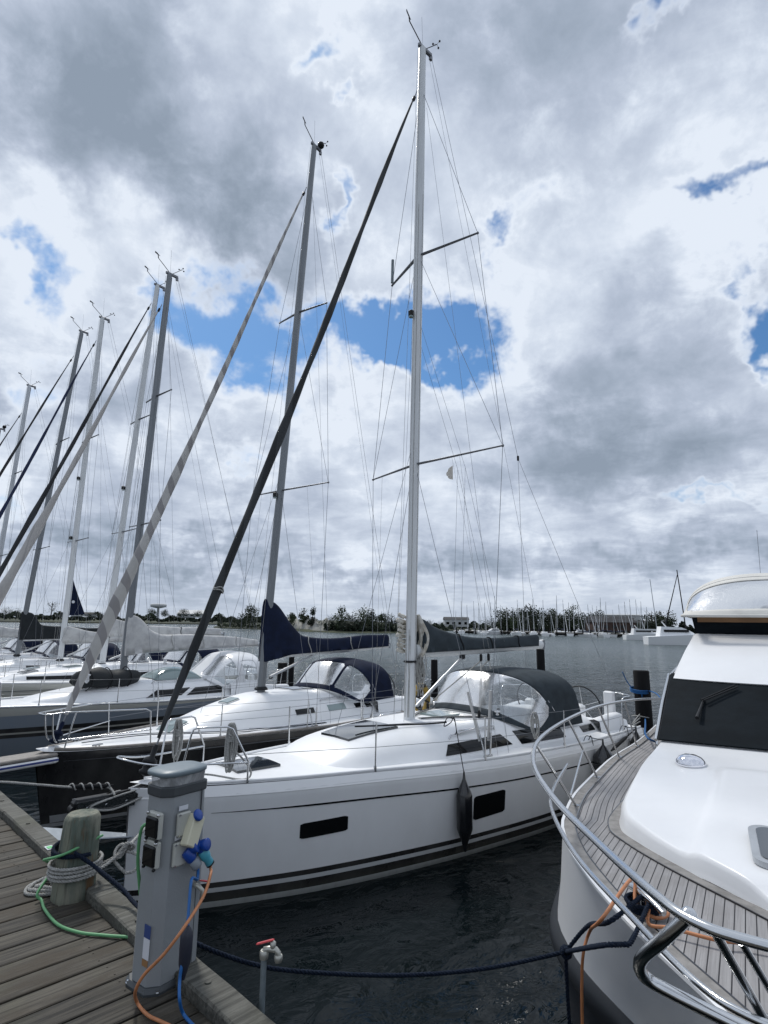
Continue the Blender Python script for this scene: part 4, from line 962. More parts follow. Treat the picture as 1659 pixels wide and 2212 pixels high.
# lines at the mast foot, mainsheet, halyard bundle
mp = main['mp']; roof = main['roof']
def mast_lines():
    mb = MB(); rnd = random.Random(4)
    for k in range(9):
        a = rnd.uniform(0, 6.28); r0_ = .105; top_ = rnd.uniform(2.9, 3.6) if k > 5 else rnd.uniform(5.5, 14)
        P = [mp(1.75 + (top_ - 1.75) * t, math.cos(a) * r0_ + rnd.uniform(-.008, .008), math.sin(a) * .075) for t in (0, .2, .45, .7, 1)]
        mb.tube(P, .0065, 5)
    mb.build('halyards', M_rope_w, MB_)
    mb = MB()
    for k in range(16):
        x0, y0 = .15 + rnd.uniform(-.05, .07), -.07 + rnd.uniform(-.06, .06); z1, z0 = rnd.uniform(2.7, 2.85), rnd.uniform(2.05, 2.5)
        mb.tube(catmull([mp(z1, x0, y0), mp((z0 + z1) / 2, x0 + rnd.uniform(.02, .09), y0 + rnd.uniform(-.06, .06)), mp(z0, x0 + rnd.uniform(-.03, .04), y0), mp((z0 + z1) / 2, x0 - rnd.uniform(.02, .08), y0 + rnd.uniform(-.05, .05))], 5, closed=True), .007, 5, closed=True)
    mb.build('halyard_coil', M_rope_w, MB_)
    for s in (-1, 1):
        for k in range(4):
            a = mp(1.72, .14, s * (.05 + .03 * k)); b = roof(5.1, s * (.30 + .04 * k)) + Vector((0, 0, .02)); c = roof(5.75, s * (.62 + .045 * k)) + Vector((0, 0, .02))
            tubeo('deck_line', catmull([a, b, c], 5), .006, [M_rope_w, M_rope_k, M_rope_w, M_rope_n][k], MB_, 5)
    g0, g1 = main['g0'], main['g1']
    for u, xe in ((.46, 5.55), (.52, 6.1)):
        a = g0.lerp(g1, u) + Vector((0, 0, -.14)); MB().bbox(a + Vector((0, 0, -.05)), (.07, .05, .14), .02).build('mainsheet_block', M_blackpl, MB_)
        for s in (-1, 1):
            e = roof(xe - .0, s * .62); MB().bbox(e + Vector((0, 0, .07)), (.05, .05, .12), .015).build('mainsheet_block', M_blackpl, MB_)
            wire('mainsheet', a + Vector((0, 0, -.1)), e + Vector((0, 0, .1)), M_rope_w, MB_, .006); wire('mainsheet', a + Vector((.03, .0, -.1)), e + Vector((.04, 0, .1)), M_rope_w, MB_, .006)
    # lazy jacks from under the upper spreaders
    for s in (-1, 1):
        a = mp(9.0, .05, s * .07); b = Vector((5.9, s * .1, 6.4)); wire('lazy_jack', a, b, M_wire, MB_, .003)
        for u in (.28, .62): wire('lazy_jack', b, g0.lerp(g1, u) + Vector((0, s * .1, .1)), M_wire, MB_, .003)
    # sail bunched at the mast between track and cover
    mb = MB(); rnd = random.Random(9)
    for k in range(8):
        t = k / 7; w_ = rnd.uniform(.85, 1.15); z = 2.84 + t * .60
        mb.tube(catmull([mp(z - .03, -.06, .13 * w_), mp(z + .02, -.13 * w_, .19), mp(z, -.05, .25 * w_), mp(z - .02, .10, .22), mp(z + .01, .16, .10)], 4), [.026 + .016 * math.sin(i * .8 + k) ** 2 for i in range(17)], 7, flat=.6)
    for k in range(9):
        a_ = k * 1.3; y_ = -.12 + .035 * k
        mb.tube(catmull([mp(2.74 + .03 * math.sin(a_), .15, y_), mp(2.90, .23 + .05 * math.sin(a_), y_ - .02), mp(3.10, .25 + .03 * math.cos(a_), y_), mp(3.32, .17, y_ * .8), mp(3.46, .12, y_ * .5)], 5), [.022 + .02 * math.sin(math.pi * i / 20) for i in range(21)], 7, flat=.55)
    mb.build('bunched_mainsail', M_sail, MB_)
    MB().tube([mp(2.66, math.cos(a) * .125, math.sin(a) * .09) for a in [k * .52 for k in range(12)]], .018, 6, closed=True).build('mast_strap', M_blackpl, MB_)
    # folding deck padeyes, fairlead tracks and the boat hook lying by the mast
    tubeo('boat_hook', [roof(3.15, -.12) + Vector((0, 0, .10)), roof(4.3, -.55) + Vector((0, 0, .03)), roof(4.65, -.66) + Vector((0, 0, .04))], .014, M_blackpl, MB_, 8)
    for s in (-1, 1):
        P = [roof(4.6, s * .95), roof(4.62, s * .95) + Vector((0, 0, .055)), roof(5.45, s * 1.0) + Vector((0, 0, .055)), roof(5.47, s * 1.0)]
        tubeo('grab_rail', P, .014, M_steel, MB_, 6)
    # shroud protectors
    zd = main['zs'](4.75)
    for x_ in (4.74, 4.83):
        b = Vector((x_, -(1.51 - .16), zd)); t = mp(6.25 + .05, .44, -1.68) if x_ > 4.8 else mp(6.1)
        MB().tube([b + (t - b) * .05, b + (t - b) * .20], .022, 8).build('shroud_cover', mat('white tube plastic', (.55, .54, .52), .5), MB_)
    a_ = mp(14.5, .09, 0); sp1 = mp(6.22 + .084, .44, -1.68)
    # pennant under the lower spreader
    q0 = mp(6.25, .02, -.06).lerp(sp1, .42)
    wire('flag_halyard', q0, Vector((5.3, -1.42, zd + .05)), M_rope_w, MB_, .002)
    q1 = q0 + Vector((.02, -.01, -.18))
    MB().slab(lambda u, v: q1 + Vector((-.26 * u, .03 * math.sin(u * 5) - .05 * u, -.02 * v - .24 * v * (1 - u * .9) - .2 * u)), lambda u, v: Vector((0, 1, 0)), 8, 4, .003).build('pennant', M_flag, MB_)
mast_lines()
mast_o = [o for o in MB_.children if o.name.startswith('mast') and not o.name.startswith('mast_') and not o.name.startswith('masth')][0]
tipf = mp(10.66, .39, 1.2); MB().tube([tipf + Vector((0, 0, .06)), tipf + Vector((0, -.01, .62))], .032, 10).build('radar_reflector', M_galv, mast_o)
# horseshoe buoy behind the sprayhood, seen over the coachroof
def buoy():
    c = Vector((6.3, 1.55, 1.72)); t = empty('horseshoe_lifebuoy', loc2(OM, HM, c), rad(HM), 'yellow canvas horseshoe lifebuoy hung on the far rail of the white yacht', 'lifebuoy')
    MB().tube(catmull([(-.14, 0, -.22), (-.22, 0, .0), (-.15, 0, .22), (0, 0, .30), (.15, 0, .22), (.22, 0, 0), (.14, 0, -.22)], 5), .062, 10).build('buoy_ring', M_horseshoe, t)
    MB().bbox((0, -.05, .3), (.2, .05, .07), .01).tube([(-.2, -.06, .1), (.2, -.06, -.05)], .018, 6).build('strap', M_blackpl, t)
buoy()

# fenders
def fender(c, top, label, r=.115, ln=.62, m=M_black, g='black fenders hanging on the white yacht'):
    t = empty('fender', c, 0, label, 'fender', g)
    MB().rev([(.012, ln * .5 + .20), (.022, ln * .5 + .10), (r * .55, ln * .5 - .0), (r * .9, ln * .5 - .08), (r, ln * .4 - .06), (r, -ln * .4), (r * .9, -ln * .5 + .02), (r * .5, -ln * .5 - .09), (.03, -ln * .5 - .18), (.02, -ln * .5 - .24)], 20).build('fender_body', m, t)
    d = Vector(top) - Vector(c); tubeo('lanyard', [Vector((0, 0, ln * .5 + .18)), d * .96 + Vector((.012, 0, 0)), d], .007, M_rope_k, t, 6)
    MB().tube(catmull([d + Vector((0, -.02, 0)), d + Vector((-.10, -.05, .02)), d + Vector((-.15, -.05, -.10)), d + Vector((-.05, -.03, -.05)), d + Vector((0, -.02, .02)), d + Vector((.03, -.04, -.16)), d + Vector((.01, -.04, -.22))], 5), .007, 6).build('bow_knot', M_rope_k, t)
h3 = main['hull'](4.05, .72, -1); fender(loc2(OM, HM, (4.05, h3.y - .12, .70)), loc2(OM, HM, (3.98, -1.41, 1.93)), 'black fender beside the square hull window of the white yacht')
h3 = main['hull'](7.4, .9, -1); fender(loc2(OM, HM, (7.6, h3.y - .16, .86)), loc2(OM, HM, (7.55, -1.6, 1.30)), 'fat black fender at the stern quarter of the white yacht behind the steel rail', .19, .45)
h3 = main['hull'](9.2, .9, -1); fender(loc2(OM, HM, (9.2, h3.y - .15, .90)), loc2(OM, HM, (9.15, -1.5, 1.3)), 'small black fender next to the far pile at the stern of the white yacht', .13, .45)
def main_knot():
    c = loc2(OM, HM, (5.95, -1.50, 1.86)); rope_coil('rope_coil', 'white rope knotted on the guard wire beside the cabin window', 'rope', c, .42, .10, 3, M_rope_w, .010, seed=8)
main_knot()
# stern seat box and ladder
MB().bbox((9.5, -1.0, 1.62), (.10, .24, .62), .03).build('outboard_bracket', M_gel, MB_)
MB().bbox((9.56, -1.0, 1.62), (.03, .20, .5), .01).build('bracket_grille', M_nonskid, MB_)

# ---- black hulled yacht
OB3, HB3 = (-5.45, 10.1), 53
hb3 = m_stripes('black hull paint', [(-9, (.30, .31, .33)), (.06, (.010, .010, .012)), (.10, (.010, .010, .012))], .14)
b3 = make_yacht('sailing_yacht', 'black hulled sailing yacht with navy sail cover and navy sprayhood behind the white one', 'sailing yacht', OB3, HB3, dict(
    L=10.2, b=[(0, .03), (.4, .28), (1.0, .58), (2.0, .95), (3.5, 1.33), (5.5, 1.58), (7.5, 1.6), (10.2, 1.25)],
    wl=[(0, 0), (.5, .16), (1.2, .42), (2.5, .86), (4.5, 1.25), (7, 1.35), (10.2, .9)], sheer=[(0, 1.16), (3, 1.12), (6, 1.06), (10.2, 1.06)], ov=.22, hullm=hb3, lip=.02, rail=1.5, railm=M_teakg, camber=.09,
    cove=(.3, 10, .13, .02, M_wire), cx=(1.9, 7.4), cw=[(1.9, .35), (2.6, .66), (3.6, .86), (5, 1.02), (7.4, 1.12)], ch=[(1.9, 0), (2.5, .16), (3.4, .40), (4.4, .58), (5.5, .60), (7.4, .40)], e1=.6, e2=.6, crown=.06, slope=.25,
    win=[(4.75, 4.75, 5.3, 5.3, .22, .33, .23, .34), (5.75, 5.75, 6.35, 6.35, .22, .35, .22, .35, M_hatchl), (6.7, 6.7, 6.95, 6.95, .20, .30, .2, .3), (7.1, 7.1, 7.32, 7.32, .18, .28, .18, .28)],
    hatch=[(2.0, 2.45, -.22, .22, 'r', M_hatchl, M_alu), (3.45, 3.75, -.14, .14, 'r', M_hatchl, M_alu), (5.2, 5.9, -.3, .3, 'r', M_hatch, M_deck)],
    mast=(4.5, 1.85, 16.9, .98, .088), mastm=M_alud, spr=[(6.5, 1.35, .25), (11.45, .88, .16)], lamps=[(6.35, 'steaming_light')], ball=True,
    genoa=(.05, 1.30, 15.35, .112, m_spiral('white furled sail with grey spiral', (.50, .49, .47), (.26, .25, .25), 1.9, .42)), gprof=[(0, .34), (.03, .44), (.06, .6), (.13, .98), (.18, .95), (.28, .72), (.45, .54), (.7, .42), (.93, .3), (1, .15)], drumm=M_canvas_n,
    boom=(2.55, 4.7, .09, .12), cover=dict(h=[(0, 1.22), (.05, 1.12), (.14, .72), (.24, .38), (.45, .27), (.7, .30), (1, .30)], w=[(0, .13), (.12, .17), (.3, .14), (.6, .13), (1, .10)], m=M_canvas_n, straps=(.27, .62), strapm=M_rope_w, len=.98, fwd=.17, dip=.12),
    vang=((4.72, 0, 2.05), (6.35, 0, 2.55)), pulpit=dict(kind='closed', xf=-.20, xr=1.45, h=.62), stan=(2.6, 4.55, 6.3, 7.9),
    hood=dict(x=(7.1, 8.15, 6.1, 6.9, 7.9), W=1.08, zf=1.38, zc0=1.72, zt=2.36, zr=2.30, m=M_canvas_n, p=.5, win=[(.05, .32, 8, 62), (.05, .32, 66, 114), (.05, .32, 118, 172)]),
    wheels=[(9.0, 0, 1.5, .5, -10)], winch=[(6.5, -.7, 'r'), (6.5, .7, 'r')], grab=[(5.6, 6.6, .8)]))
B3E = b3['B']
def b3_more():
    MB().bbox((-.75, 0, 1.14), (1.6, .42, .05), .015).build('bow_plank', M_teakg, B3E)
    MB().bbox((-.75, 0, 1.06), (1.62, .46, .09), .02).build('plank_frame', M_gel, B3E)
    MB().bbox((-.75, -.235, 1.07), (1.6, .01, .03), .003).build('plank_stripe', mat('blue stripe paint', (.03, .05, .22), .3), B3E)
    MB().bbox((-1.25, -.2, .93), (.55, .05, .16), .02).build('step_plate', M_alu, B3E)
    # the letter N that shows on the hull beyond the anchor blade
    mb = MB(); x0, z0, h, w = .88, .36, .115, .085
    def st(a, b): 
        n_ = 2
        for t in range(n_):
            p = [a[0] + (b[0] - a[0]) * (t + .5) / n_, a[1] + (b[1] - a[1]) * (t + .5) / n_]; y = b3['hull'](p[0], p[1], -1).y - .006
            ang = math.atan2(b[1] - a[1], b[0] - a[0]); ln = math.hypot(b[0] - a[0], b[1] - a[1]) / n_
            mb.box((p[0], y, p[1]), (ln * 1.05, .006, .02), rot=Matrix.Rotation(-ang, 3, 'Y') )
    x0 = 1.62; z0 = .30
    st((x0, z0), (x0, z0 + h)); st((x0, z0 + h), (x0 + w, z0)); st((x0 + w, z0), (x0 + w, z0 + h))
    mb.build('letter', M_gel, B3E)
    mb = MB()
    mb.slab(lambda u, v: b3['hull'](.12 + .55 * u, .07 + .11 * v, -1) + Vector((0, -.004, 0)), lambda u, v: Vector((-.3, -1, 0)), 8, 2, .004); mb.build('boot_patch', M_alu, B3E)
    for yy in (-.05, .05): tubeo('deck_line', catmull([b3['deck'](.6, yy * 3) + Vector((0, 0, .03)), b3['deck'](1.6, -.35 + yy) + Vector((0, 0, .06)), b3['deck'](3.0, -1.0 + yy) + Vector((0, 0, .05)), b3['deck'](5.2, -1.38 + yy * .4) + Vector((0, 0, .05))], 6), .008, M_rope_n, B3E, 5)
b3_more()

# ---- grey-blue yacht with off-white sail cover
OB4, HB4 = (-9.99, 13.48), 48
hb4 = m_stripes('blue grey hull with black bands', [(-9, (.15, .18, .215)), (.62, (.012, .012, .014)), (.70, (.34, .34, .31)), (.74, (.012, .012, .014)), (.84, (.20, .235, .28)), (1.12, (.38, .38, .35))], .3)
std = dict(b=[(0, .04), (.5, .42), (1.3, .85), (2.5, 1.22), (4, 1.5), (6, 1.6), (8, 1.5), (9.6, 1.2)], wl=[(0, 0), (.6, .25), (1.5, .62), (3, 1.05), (5, 1.3), (7, 1.3), (9.6, .9)])
b4 = make_yacht('sailing_yacht', 'blue grey sailing yacht with black bands on its hull and an off-white sail cover', 'sailing yacht', OB4, HB4, dict(std, L=9.4,
    sheer=[(0, 1.34), (3, 1.25), (6, 1.16), (9.4, 1.14)], ov=.5, hullm=hb4, rail=1.6, railm=M_alu, deckm=M_deck, cx=(1.6, 7.0), cw=[(1.6, .3), (2.5, .7), (4, .95), (7, 1.1)], ch=[(1.6, 0), (2.4, .16), (3.6, .34), (4.6, .44), (7, .42)], e1=.5, e2=.5,
    win=[(4.45, 4.75, 5.45, 5.75, .07, .25, .10, .29), (5.6, 5.9, 6.75, 6.75, .09, .28, .10, .30)], mast=(4.2, 1.75, 14.25, .30, .085), mastm=M_alud, spr=[(6.05, .95, .12), (10.05, .78, .1)], ball=False,
    genoa=(.15, 1.5, 13.1, .13, m_spiral('white furled sail', (.52, .50, .48), (.36, .35, .34), .35, .06)), gprof=[(0, .3), (.05, .6), (.18, 1), (.3, .78), (.45, .56), (.75, .34), (.9, .28), (1, .15)], boom=(2.45, 4.45, .08, .12), boomm=M_alu,
    cover=dict(h=[(0, .98), (.05, .9), (.14, .55), (.22, .42), (.5, .36), (.8, .24), (1, .13)], w=[(0, .16), (.1, .2), (.3, .16), (1, .08)], m=M_canvas_w, straps=(.28, .52, .80), strapm=M_rope_w, fwd=.15, dip=.10), pulpit=dict(kind='closed', xf=-.4, xr=1.3, h=.6), stan=(1.9, 3.5, 5.0, 6.5, 7.9),
    hood=dict(x=(7.0, 8.2, 6.3, 7.3, 8.1), W=1.1, zf=1.35, zc0=1.66, zt=2.34, zr=2.32, m=M_gel, p=.62, win=[(.05, .30, 12, 80), (.05, .30, 100, 168), (.42, .8, 3, 40), (.42, .8, 140, 177)]), wheels=[(8.6, 0, 1.55, .42, -10)], grab=[(4.7, 6.6, .7)]))
tw = tag(MB().grid(lambda u, v: Vector((4.9 + 1.5 * u, -.55 + 1.1 * v, b4['roof'](4.9 + 1.5 * u, min(.55, abs(-.55 + 1.1 * v))).z + .02 + .30 * math.sin(math.pi * u) ** .6 * math.sin(math.pi * v) ** .5)), 16, 12).build('hatch_cover', M_hatchl, b4['B']))

# dinghy upside down on the foredeck of that yacht
def dinghy():
    t = empty('rolled_dinghy', loc2(OB4, HB4, (3.55, -.5, b4['roof'](3.55, .5).z + .20)), rad(HB4), 'dark rolled inflatable dinghy lying on the foredeck of the blue grey yacht', 'dinghy')
    mb = MB(); rings = []
    for i in range(25):
        u = i / 24; x = -.85 + 1.7 * u; r = .24 * (1 - abs(2 * u - 1) ** 6 * .55) * (1 + .08 * math.sin(u * 19))
        rings.append([Vector((x + .03 * math.sin(a * 3), math.cos(a) * r * 1.25, math.sin(a) * r * (1 + .12 * math.sin(3 * a + u * 8)) + .03 * math.sin(u * 7))) for a in [k * 6.283 / 16 for k in range(16)]])
    mb.loft(rings); mb.build('dinghy_tube', M_rubberboat, t)
    mb = MB()
    for x in (-.5, 0, .5): mb.tube([(x + .02 * math.sin(k), math.cos(k * .3927) * .33, math.sin(k * .3927) * .28) for k in range(16)], .012, 5, closed=True)
    mb.build('lashing', M_rope_k, t)
    MB().rev([(.02, 0), (.06, .05), (.05, .16), (.09, .2), (.02, .24)], 12, (-.62, -.31, -.06)).build('plastic_bag', M_gel, t)
dinghy()

# ---- farther yachts of the row
def far_yacht(i, mastxy, foot, top, rake, q, label, head=48, mx=4.2):
    o = (mastxy[0] - mx * math.cos(rad(head)), mastxy[1] - mx * math.sin(rad(head)))
    sc = q.pop('len', 9.6); d = dict(std, L=sc, sheer=[(0, 1.38), (3, 1.28), (6, 1.2), (sc, 1.18)], ov=.4, cx=(1.6, 7.0), cw=[(1.6, .3), (2.6, .7), (4, .95), (7, 1.1)], ch=[(1.6, 0), (2.4, .14), (3.6, .32), (4.6, .42), (7, .42)],
        win=[(4.3, 4.3, 4.8, 4.8, .12, .27, .12, .27), (5.2, 5.2, 5.8, 5.8, .12, .27, .12, .27), (6.1, 6.1, 6.7, 6.7, .12, .27, .12, .27)], mast=(mx, foot, top, rake, .08), mastm=M_alu, spr=[(6.2, .95, .1), (10.2, .75, .1)], boom=(2.5, 4.2, .08, .08), boomm=M_alu,
        cover=dict(h=[(0, .55), (.1, .45), (.3, .3), (1, .18)], w=[(0, .13), (.3, .13), (1, .08)], m=M_canvas_w, straps=(.3, .6)), pulpit=dict(kind='closed', xf=-.3, xr=1.3, h=.6), stan=(2.2, 3.4, 4.6, 5.8, 7.0, 8.2), hatch=[(1.9, 2.3, -.22, .22, 'r', M_hatch, M_alu), (3.1, 3.5, -.2, .2, 'r', M_hatchl, M_alu), (5.1, 5.6, -.25, .25, 'r', M_hatch, M_alu)], winch=[(6.0, -.6, 'r'), (6.0, .6, 'r')], wheels=[(8.6, 0, 1.75, .45, -10)], vang=((mx + .2, 0, foot + .1), (mx + 1.3, 0, 2.45)),
        hood=dict(x=(7.0, 8.0, 6.4, 7.0, 7.8), W=1.1, zf=1.4, zc0=1.68, zt=2.35, zr=2.3, m=M_canvas_n, p=.5, win=[(.05, .32, 8, 62), (.05, .32, 66, 114), (.05, .32, 118, 172)]), grab=[(4.7, 6.6, .7)])
    d.update(q); return make_yacht('sailing_yacht', label, 'sailing yacht', o, head, d)
sp_navy = m_spiral('navy furled sail', (.010, .022, .075), (.006, .012, .045), .5, .3); sp_blk = m_spiral('dark furled sail', (.020, .022, .026), (.035, .038, .042), .5, .3); sp_wht = m_spiral('pale furled sail', (.46, .45, .43), (.34, .33, .32), .5, .1)
b5 = far_yacht(5, (-8.9, 19.0), 1.95, 15.5, .62, dict(hullm=m_stripes('cream hull with thin lines', [(-9, (.36, .36, .33)), (.98, (.09, .09, .09)), (1.0, (.40, .40, .36)), (1.36, (.12, .13, .14)), (1.38, (.46, .46, .42))]), sheer=[(0, 1.62), (3, 1.52), (6, 1.46), (9.6, 1.42)], mastm=M_aluw,
    ch=[(1.4, 0), (1.9, .16), (3.2, .30), (4.6, .40), (7, .40)], cx=(1.4, 7.2), win=[(1.95, 1.95, 6.6, 6.6, .06, .15, .10, .26)], hood=dict(x=(7.0, 8.0, 6.4, 7.0, 7.8), W=1.1, zf=1.6, zc0=1.9, zt=2.5, zr=2.45, m=M_canvas_n, p=.5, win=[(.05, .32, 8, 62), (.05, .32, 66, 114), (.05, .32, 118, 172)]),
    genoa=(.1, 1.9, 14.7, .07, sp_blk), lamps=[(7.7, 'deck_light')], hwin=[(2.15, 2.75, 1.14, 1.26)], boom=(2.8, 4.2, .08, .05)), 'cream hulled sailing yacht with long black cabin window band')
b6 = far_yacht(6, (-11.6, 21.5), 1.9, 15.35, .12, dict(hullm=m_stripes('white hull with blue line', [(-9, (.45, .46, .47)), (1.02, (.015, .03, .12)), (1.09, (.50, .51, .52))]), genoa=(.1, 1.9, 14.3, .065, sp_navy), lamps=[(8.6, 'deck_light'), (6.3, 'radar_reflector')], mastm=M_aluw), 'white sailing yacht with navy furled headsail and small blue pennant on its mast')
b7 = far_yacht(7, (-14.7, 24.0), 1.9, 16.4, .95, dict(hullm=m_stripes('white hull with grey line', [(-9, (.46, .47, .48)), (1.0, (.03, .05, .12)), (1.1, (.52, .53, .54))]), genoa=(.1, 1.9, 15.1, .065, sp_blk), spr=[(6.2, .95, .1), (11.0, .75, .1)], mastm=M_alud,
    cover=dict(h=[(0, 1.05), (.06, 1.0), (.16, .55), (.5, .42), (1, .3)], w=[(0, .14), (.3, .14), (1, .1)], m=M_canvas_k, straps=(.4,), fwd=.15)), 'white sailing yacht with tall black sail cover near the left edge')
b8 = far_yacht(8, (-18.1, 27.0), 1.9, 14.8, .4, dict(hullm=m_stripes('plain white hull', [(-9, (.45, .46, .47)), (1.0, (.5, .5, .5))]), genoa=(.1, 1.9, 13.3, .06, sp_blk), mastm=M_alu), 'white sailing yacht whose mast leans in at the far left with a black furled headsail')
b9 = far_yacht(9, (-22.2, 31.0), 1.8, 13.9, .5, dict(hullm=m_stripes('plain cream hull', [(-9, (.42, .43, .42)), (1.0, (.5, .5, .47))]), genoa=(.1, 1.9, 12.6, .06, sp_wht), mastm=M_alud, ball=True), 'farthest sailing yacht of the row showing only its mast top at the left edge')
def pennant(Y_, label='pennant'):
    m_ = b6['mp']; a = m_(4.75, .12, 0); b_ = m_(3.45, .12, 0); c = m_(3.50, .62, -.1)
    f = MB().slab(lambda u, v: a.lerp(b_, v) + (c - b_) * u * v + Vector((0, .03 * math.sin(5 * u * v), 0)), lambda u, v: Vector((0, 1, 0)), 6, 6, .004).build('pennant', M_canvas_n, b6['B'])
    MB().cyl(m_(3.95, .20, -.012), .055, .006, 12, axis=(0, -1, 0)).build('emblem', M_paper, f)
pennant(0)

# ---- tarred piles at the sterns
def pile(px, Y_, ztop, r, label, rope=None, lean=0.0):
    p = at(px, 1400, Y=Y_); t = empty('mooring_pile', (p.x, p.y, 0), 0, label, 'pile', 'tarred piles behind the sterns')
    MB().tube([(0, 0, -2), (lean * .5, 0, ztop * .5), (lean, 0, ztop - .02), (lean, 0, ztop)], [r * 1.04, r, r * .97, r * .9], 18).build('pile_shaft', M_pile, t)
    return t
pile(1381, 14.2, 2.28, .185, 'thick black pile with blue rope between the white yacht stern and the motor yacht')
pile(1167, 25, 2.6, .17, 'black pile standing just under the boom end of the white yacht'); pile(903, 18, 2.45, .16, 'black pile directly right of the white mast'); pile(938, 28, 1.66, .16, 'short black pile with white rope right of the white mast')
pile(612, 21, 1.9, .17, 'black pile just right of the navy sail cover mast'); pile(631, 26, 1.9, .12, 'thin black pile right of the navy sail cover mast'); pile(441, 24, 2.1, .17, 'black pile under the end of the off-white sail cover')
pile(84, 34, 2.2, .17, 'black pile at far left behind the dark sail cover'); pile(150, 31, 2.3, .19, 'black pile behind the mast with the blue pennant'); pile(118, 38, 2.2, .15, 'black pile between the two leftmost boat cabins'); pile(300, 28, 2.2, .16, 'black pile behind the folded off-white sail cover')

# ------------------------------------------------------------------ motor yacht on the right
OY, HYD = (1.98, 1.82), 61
MY = empty('motor_yacht', (OY[0], OY[1], 0), rad(HYD), 'white motor yacht with teak foredeck, steel bow rail and black windscreen cover', 'motor yacht')
def ip(x, px, py):
    pass
HWT = [(0, 0.05), (.03, .30), (.12, .52), (.3, .76), (.6, .97), (1.0, 1.25), (1.63, 1.62), (2.3, 1.92), (2.9, 2.08), (4.2, 2.19), (6, 2.2), (8.5, 2.08), (11.5, 1.95)]
ZST = [(0, 1.74), (1.5, 1.70), (3.3, 1.64), (5, 1.56), (7, 1.46), (9, 1.36), (11.5, 1.3)]
def yz(x): return itp(ZST, x)
def yw(x): return itp(HWT, x)
def ydeck(x, y): w = yw(x); return Vector((x, y, yz(x) + .035 * (1 - min(1, abs(y) / max(w, .1)) ** 2)))
XS = [11.5 * (i / 60) ** 2.1 for i in range(61)]
def yhull(x, z, s):
    """z: 0 deck edge .. 1 at the water"""
    lv = [(0, (0, 0)), (.28, (.20, .20)), (.50, (.40, .40)), (1.0, (.62, .75)), (1.2, (.7, .9))]
    fl = itp([(a, b[0]) for a, b in lv], z); sh_ = itp([(a, b[1]) for a, b in lv], z)
    k = itp([(0, 1), (1, 1), (1.6, .62), (2.3, .05), (3.2, -.28), (9, -.2)], x) + (max(0, z - .5) * .5 if z > .5 else 0); w = yw(x)
    return Vector((x + sh_ * math.exp(-x / 1.2), s * max(.02, w - fl * k * min(1, w / .7)), yz(x) * (1 - z)))
def my_shell(name, z0, z1, nz, m, off=0.0, tone=None):
    mb = MB()
    for s in (1, -1):
        def fn(u, v):
            x = XS[round(u * 60)]; p = yhull(x, z0 + (z1 - z0) * v, s)
            if off:
                o = off * math.sin(math.pi * v) ** .5; p.y += s * o * (1 - math.exp(-x * 3)); p.x -= o * math.exp(-x * 3)
            return p
        mb.grid(fn if s > 0 else (lambda u, v: fn(u, 1 - v)), 60, nz)
    return mb.build(name, m, MY)
my_shell('hull', 0, .47, 8, M_gel); my_shell('rub_rail', .47, .62, 6, M_rubber, .075); my_shell('lower_hull', .60, 1.2, 8, mat('dark blue antifouling', (.014, .017, .024), .5))
def m_teak():
    m = bpy.data.materials.new('laid teak deck'); m.use_nodes = True; n = NB(m.node_tree); b = m.node_tree.nodes['Principled BSDF']
    b.inputs['Roughness'].default_value = .75
    uv = n.node('ShaderNodeUVMap').outputs[0]; u, v, _ = n.sep(uv)
    w = n.m('DIVIDE', u, .052); fr = n.m('FRACT', w); idx = n.m('FLOOR', w)
    seam = n.m('LESS_THAN', n.m('ABSOLUTE', n.m('SUBTRACT', fr, .5)), .058)
    wn_ = n.node('ShaderNodeTexWhiteNoise', noise_dimensions='1D'); n.l.new(n.m('ADD', idx, .5), wn_.inputs['W']); 
    g = n.noise(n.comb(n.m('MULTIPLY', u, 90), n.m('MULTIPLY', v, 2.5), wn_.outputs[0]), 1, 5, .65)
    p = n.noise(n.comb(n.m('MULTIPLY', u, 2.2), n.m('MULTIPLY', v, 1.6), 0.0), 1.5, 5, .6)
    c = n.mix(n.ss(g, .35, .68), (.330, .325, .330, 1), (.240, .234, .238, 1))
    c = n.mix(n.ss(p, .45, .7, 0, .5), c, (.20, .19, .185, 1))
    c = n.mix(n.m('MULTIPLY', wn_.outputs[0], .30), c, (.15, .145, .145, 1))
    c = n.mix(seam, c, (.012, .012, .016, 1)); n.l.new(c, b.inputs['Base Color'])
    bn = n.node('ShaderNodeBump'); bn.inputs['Strength'].default_value = .5; bn.inputs['Distance'].default_value = .004
    n.l.new(n.m('SUBTRACT', n.m('MULTIPLY', g, .35), seam), bn.inputs['Height']); n.l.new(bn.outputs[0], b.inputs['Normal'])
    return m
M_teak = m_teak(); M_teakm = mat('teak margin board', (.26, .25, .24), .72, var=.35, vscale=9)
def plank_u(x, y):
    """planks straight on the foredeck, swept along the side decks"""
    s = 1 if y >= 0 else -1; e0 = yw(3.1); side = (e0 - yw(x)) if x > 3.1 else 0
    return abs(y) + side + s * .045 * min(x, 3.1) * (1 if s > 0 else -1)
mb = MB(); NV = 48
def yd(u, v):
    x = XS[round(u * 60)]; w = max(.02, yw(x) - .01); return ydeck(x, (v * 2 - 1) * w)
mb.grid(yd, 60, NV, uvfn=lambda u, v: (plank_u(yd(u, v).x, yd(u, v).y) + 3, yd(u, v).x)); mb.build('teak_deck', M_teak, MY)
def outline(off, x1=11.4):
    P = []
    for x in [q for q in XS if q < x1][::-1]: P.append(Vector((x, yw(x) - off, 0)))
    P += [Vector((q.x, -q.y, 0)) for q in P[::-1]]
    return P
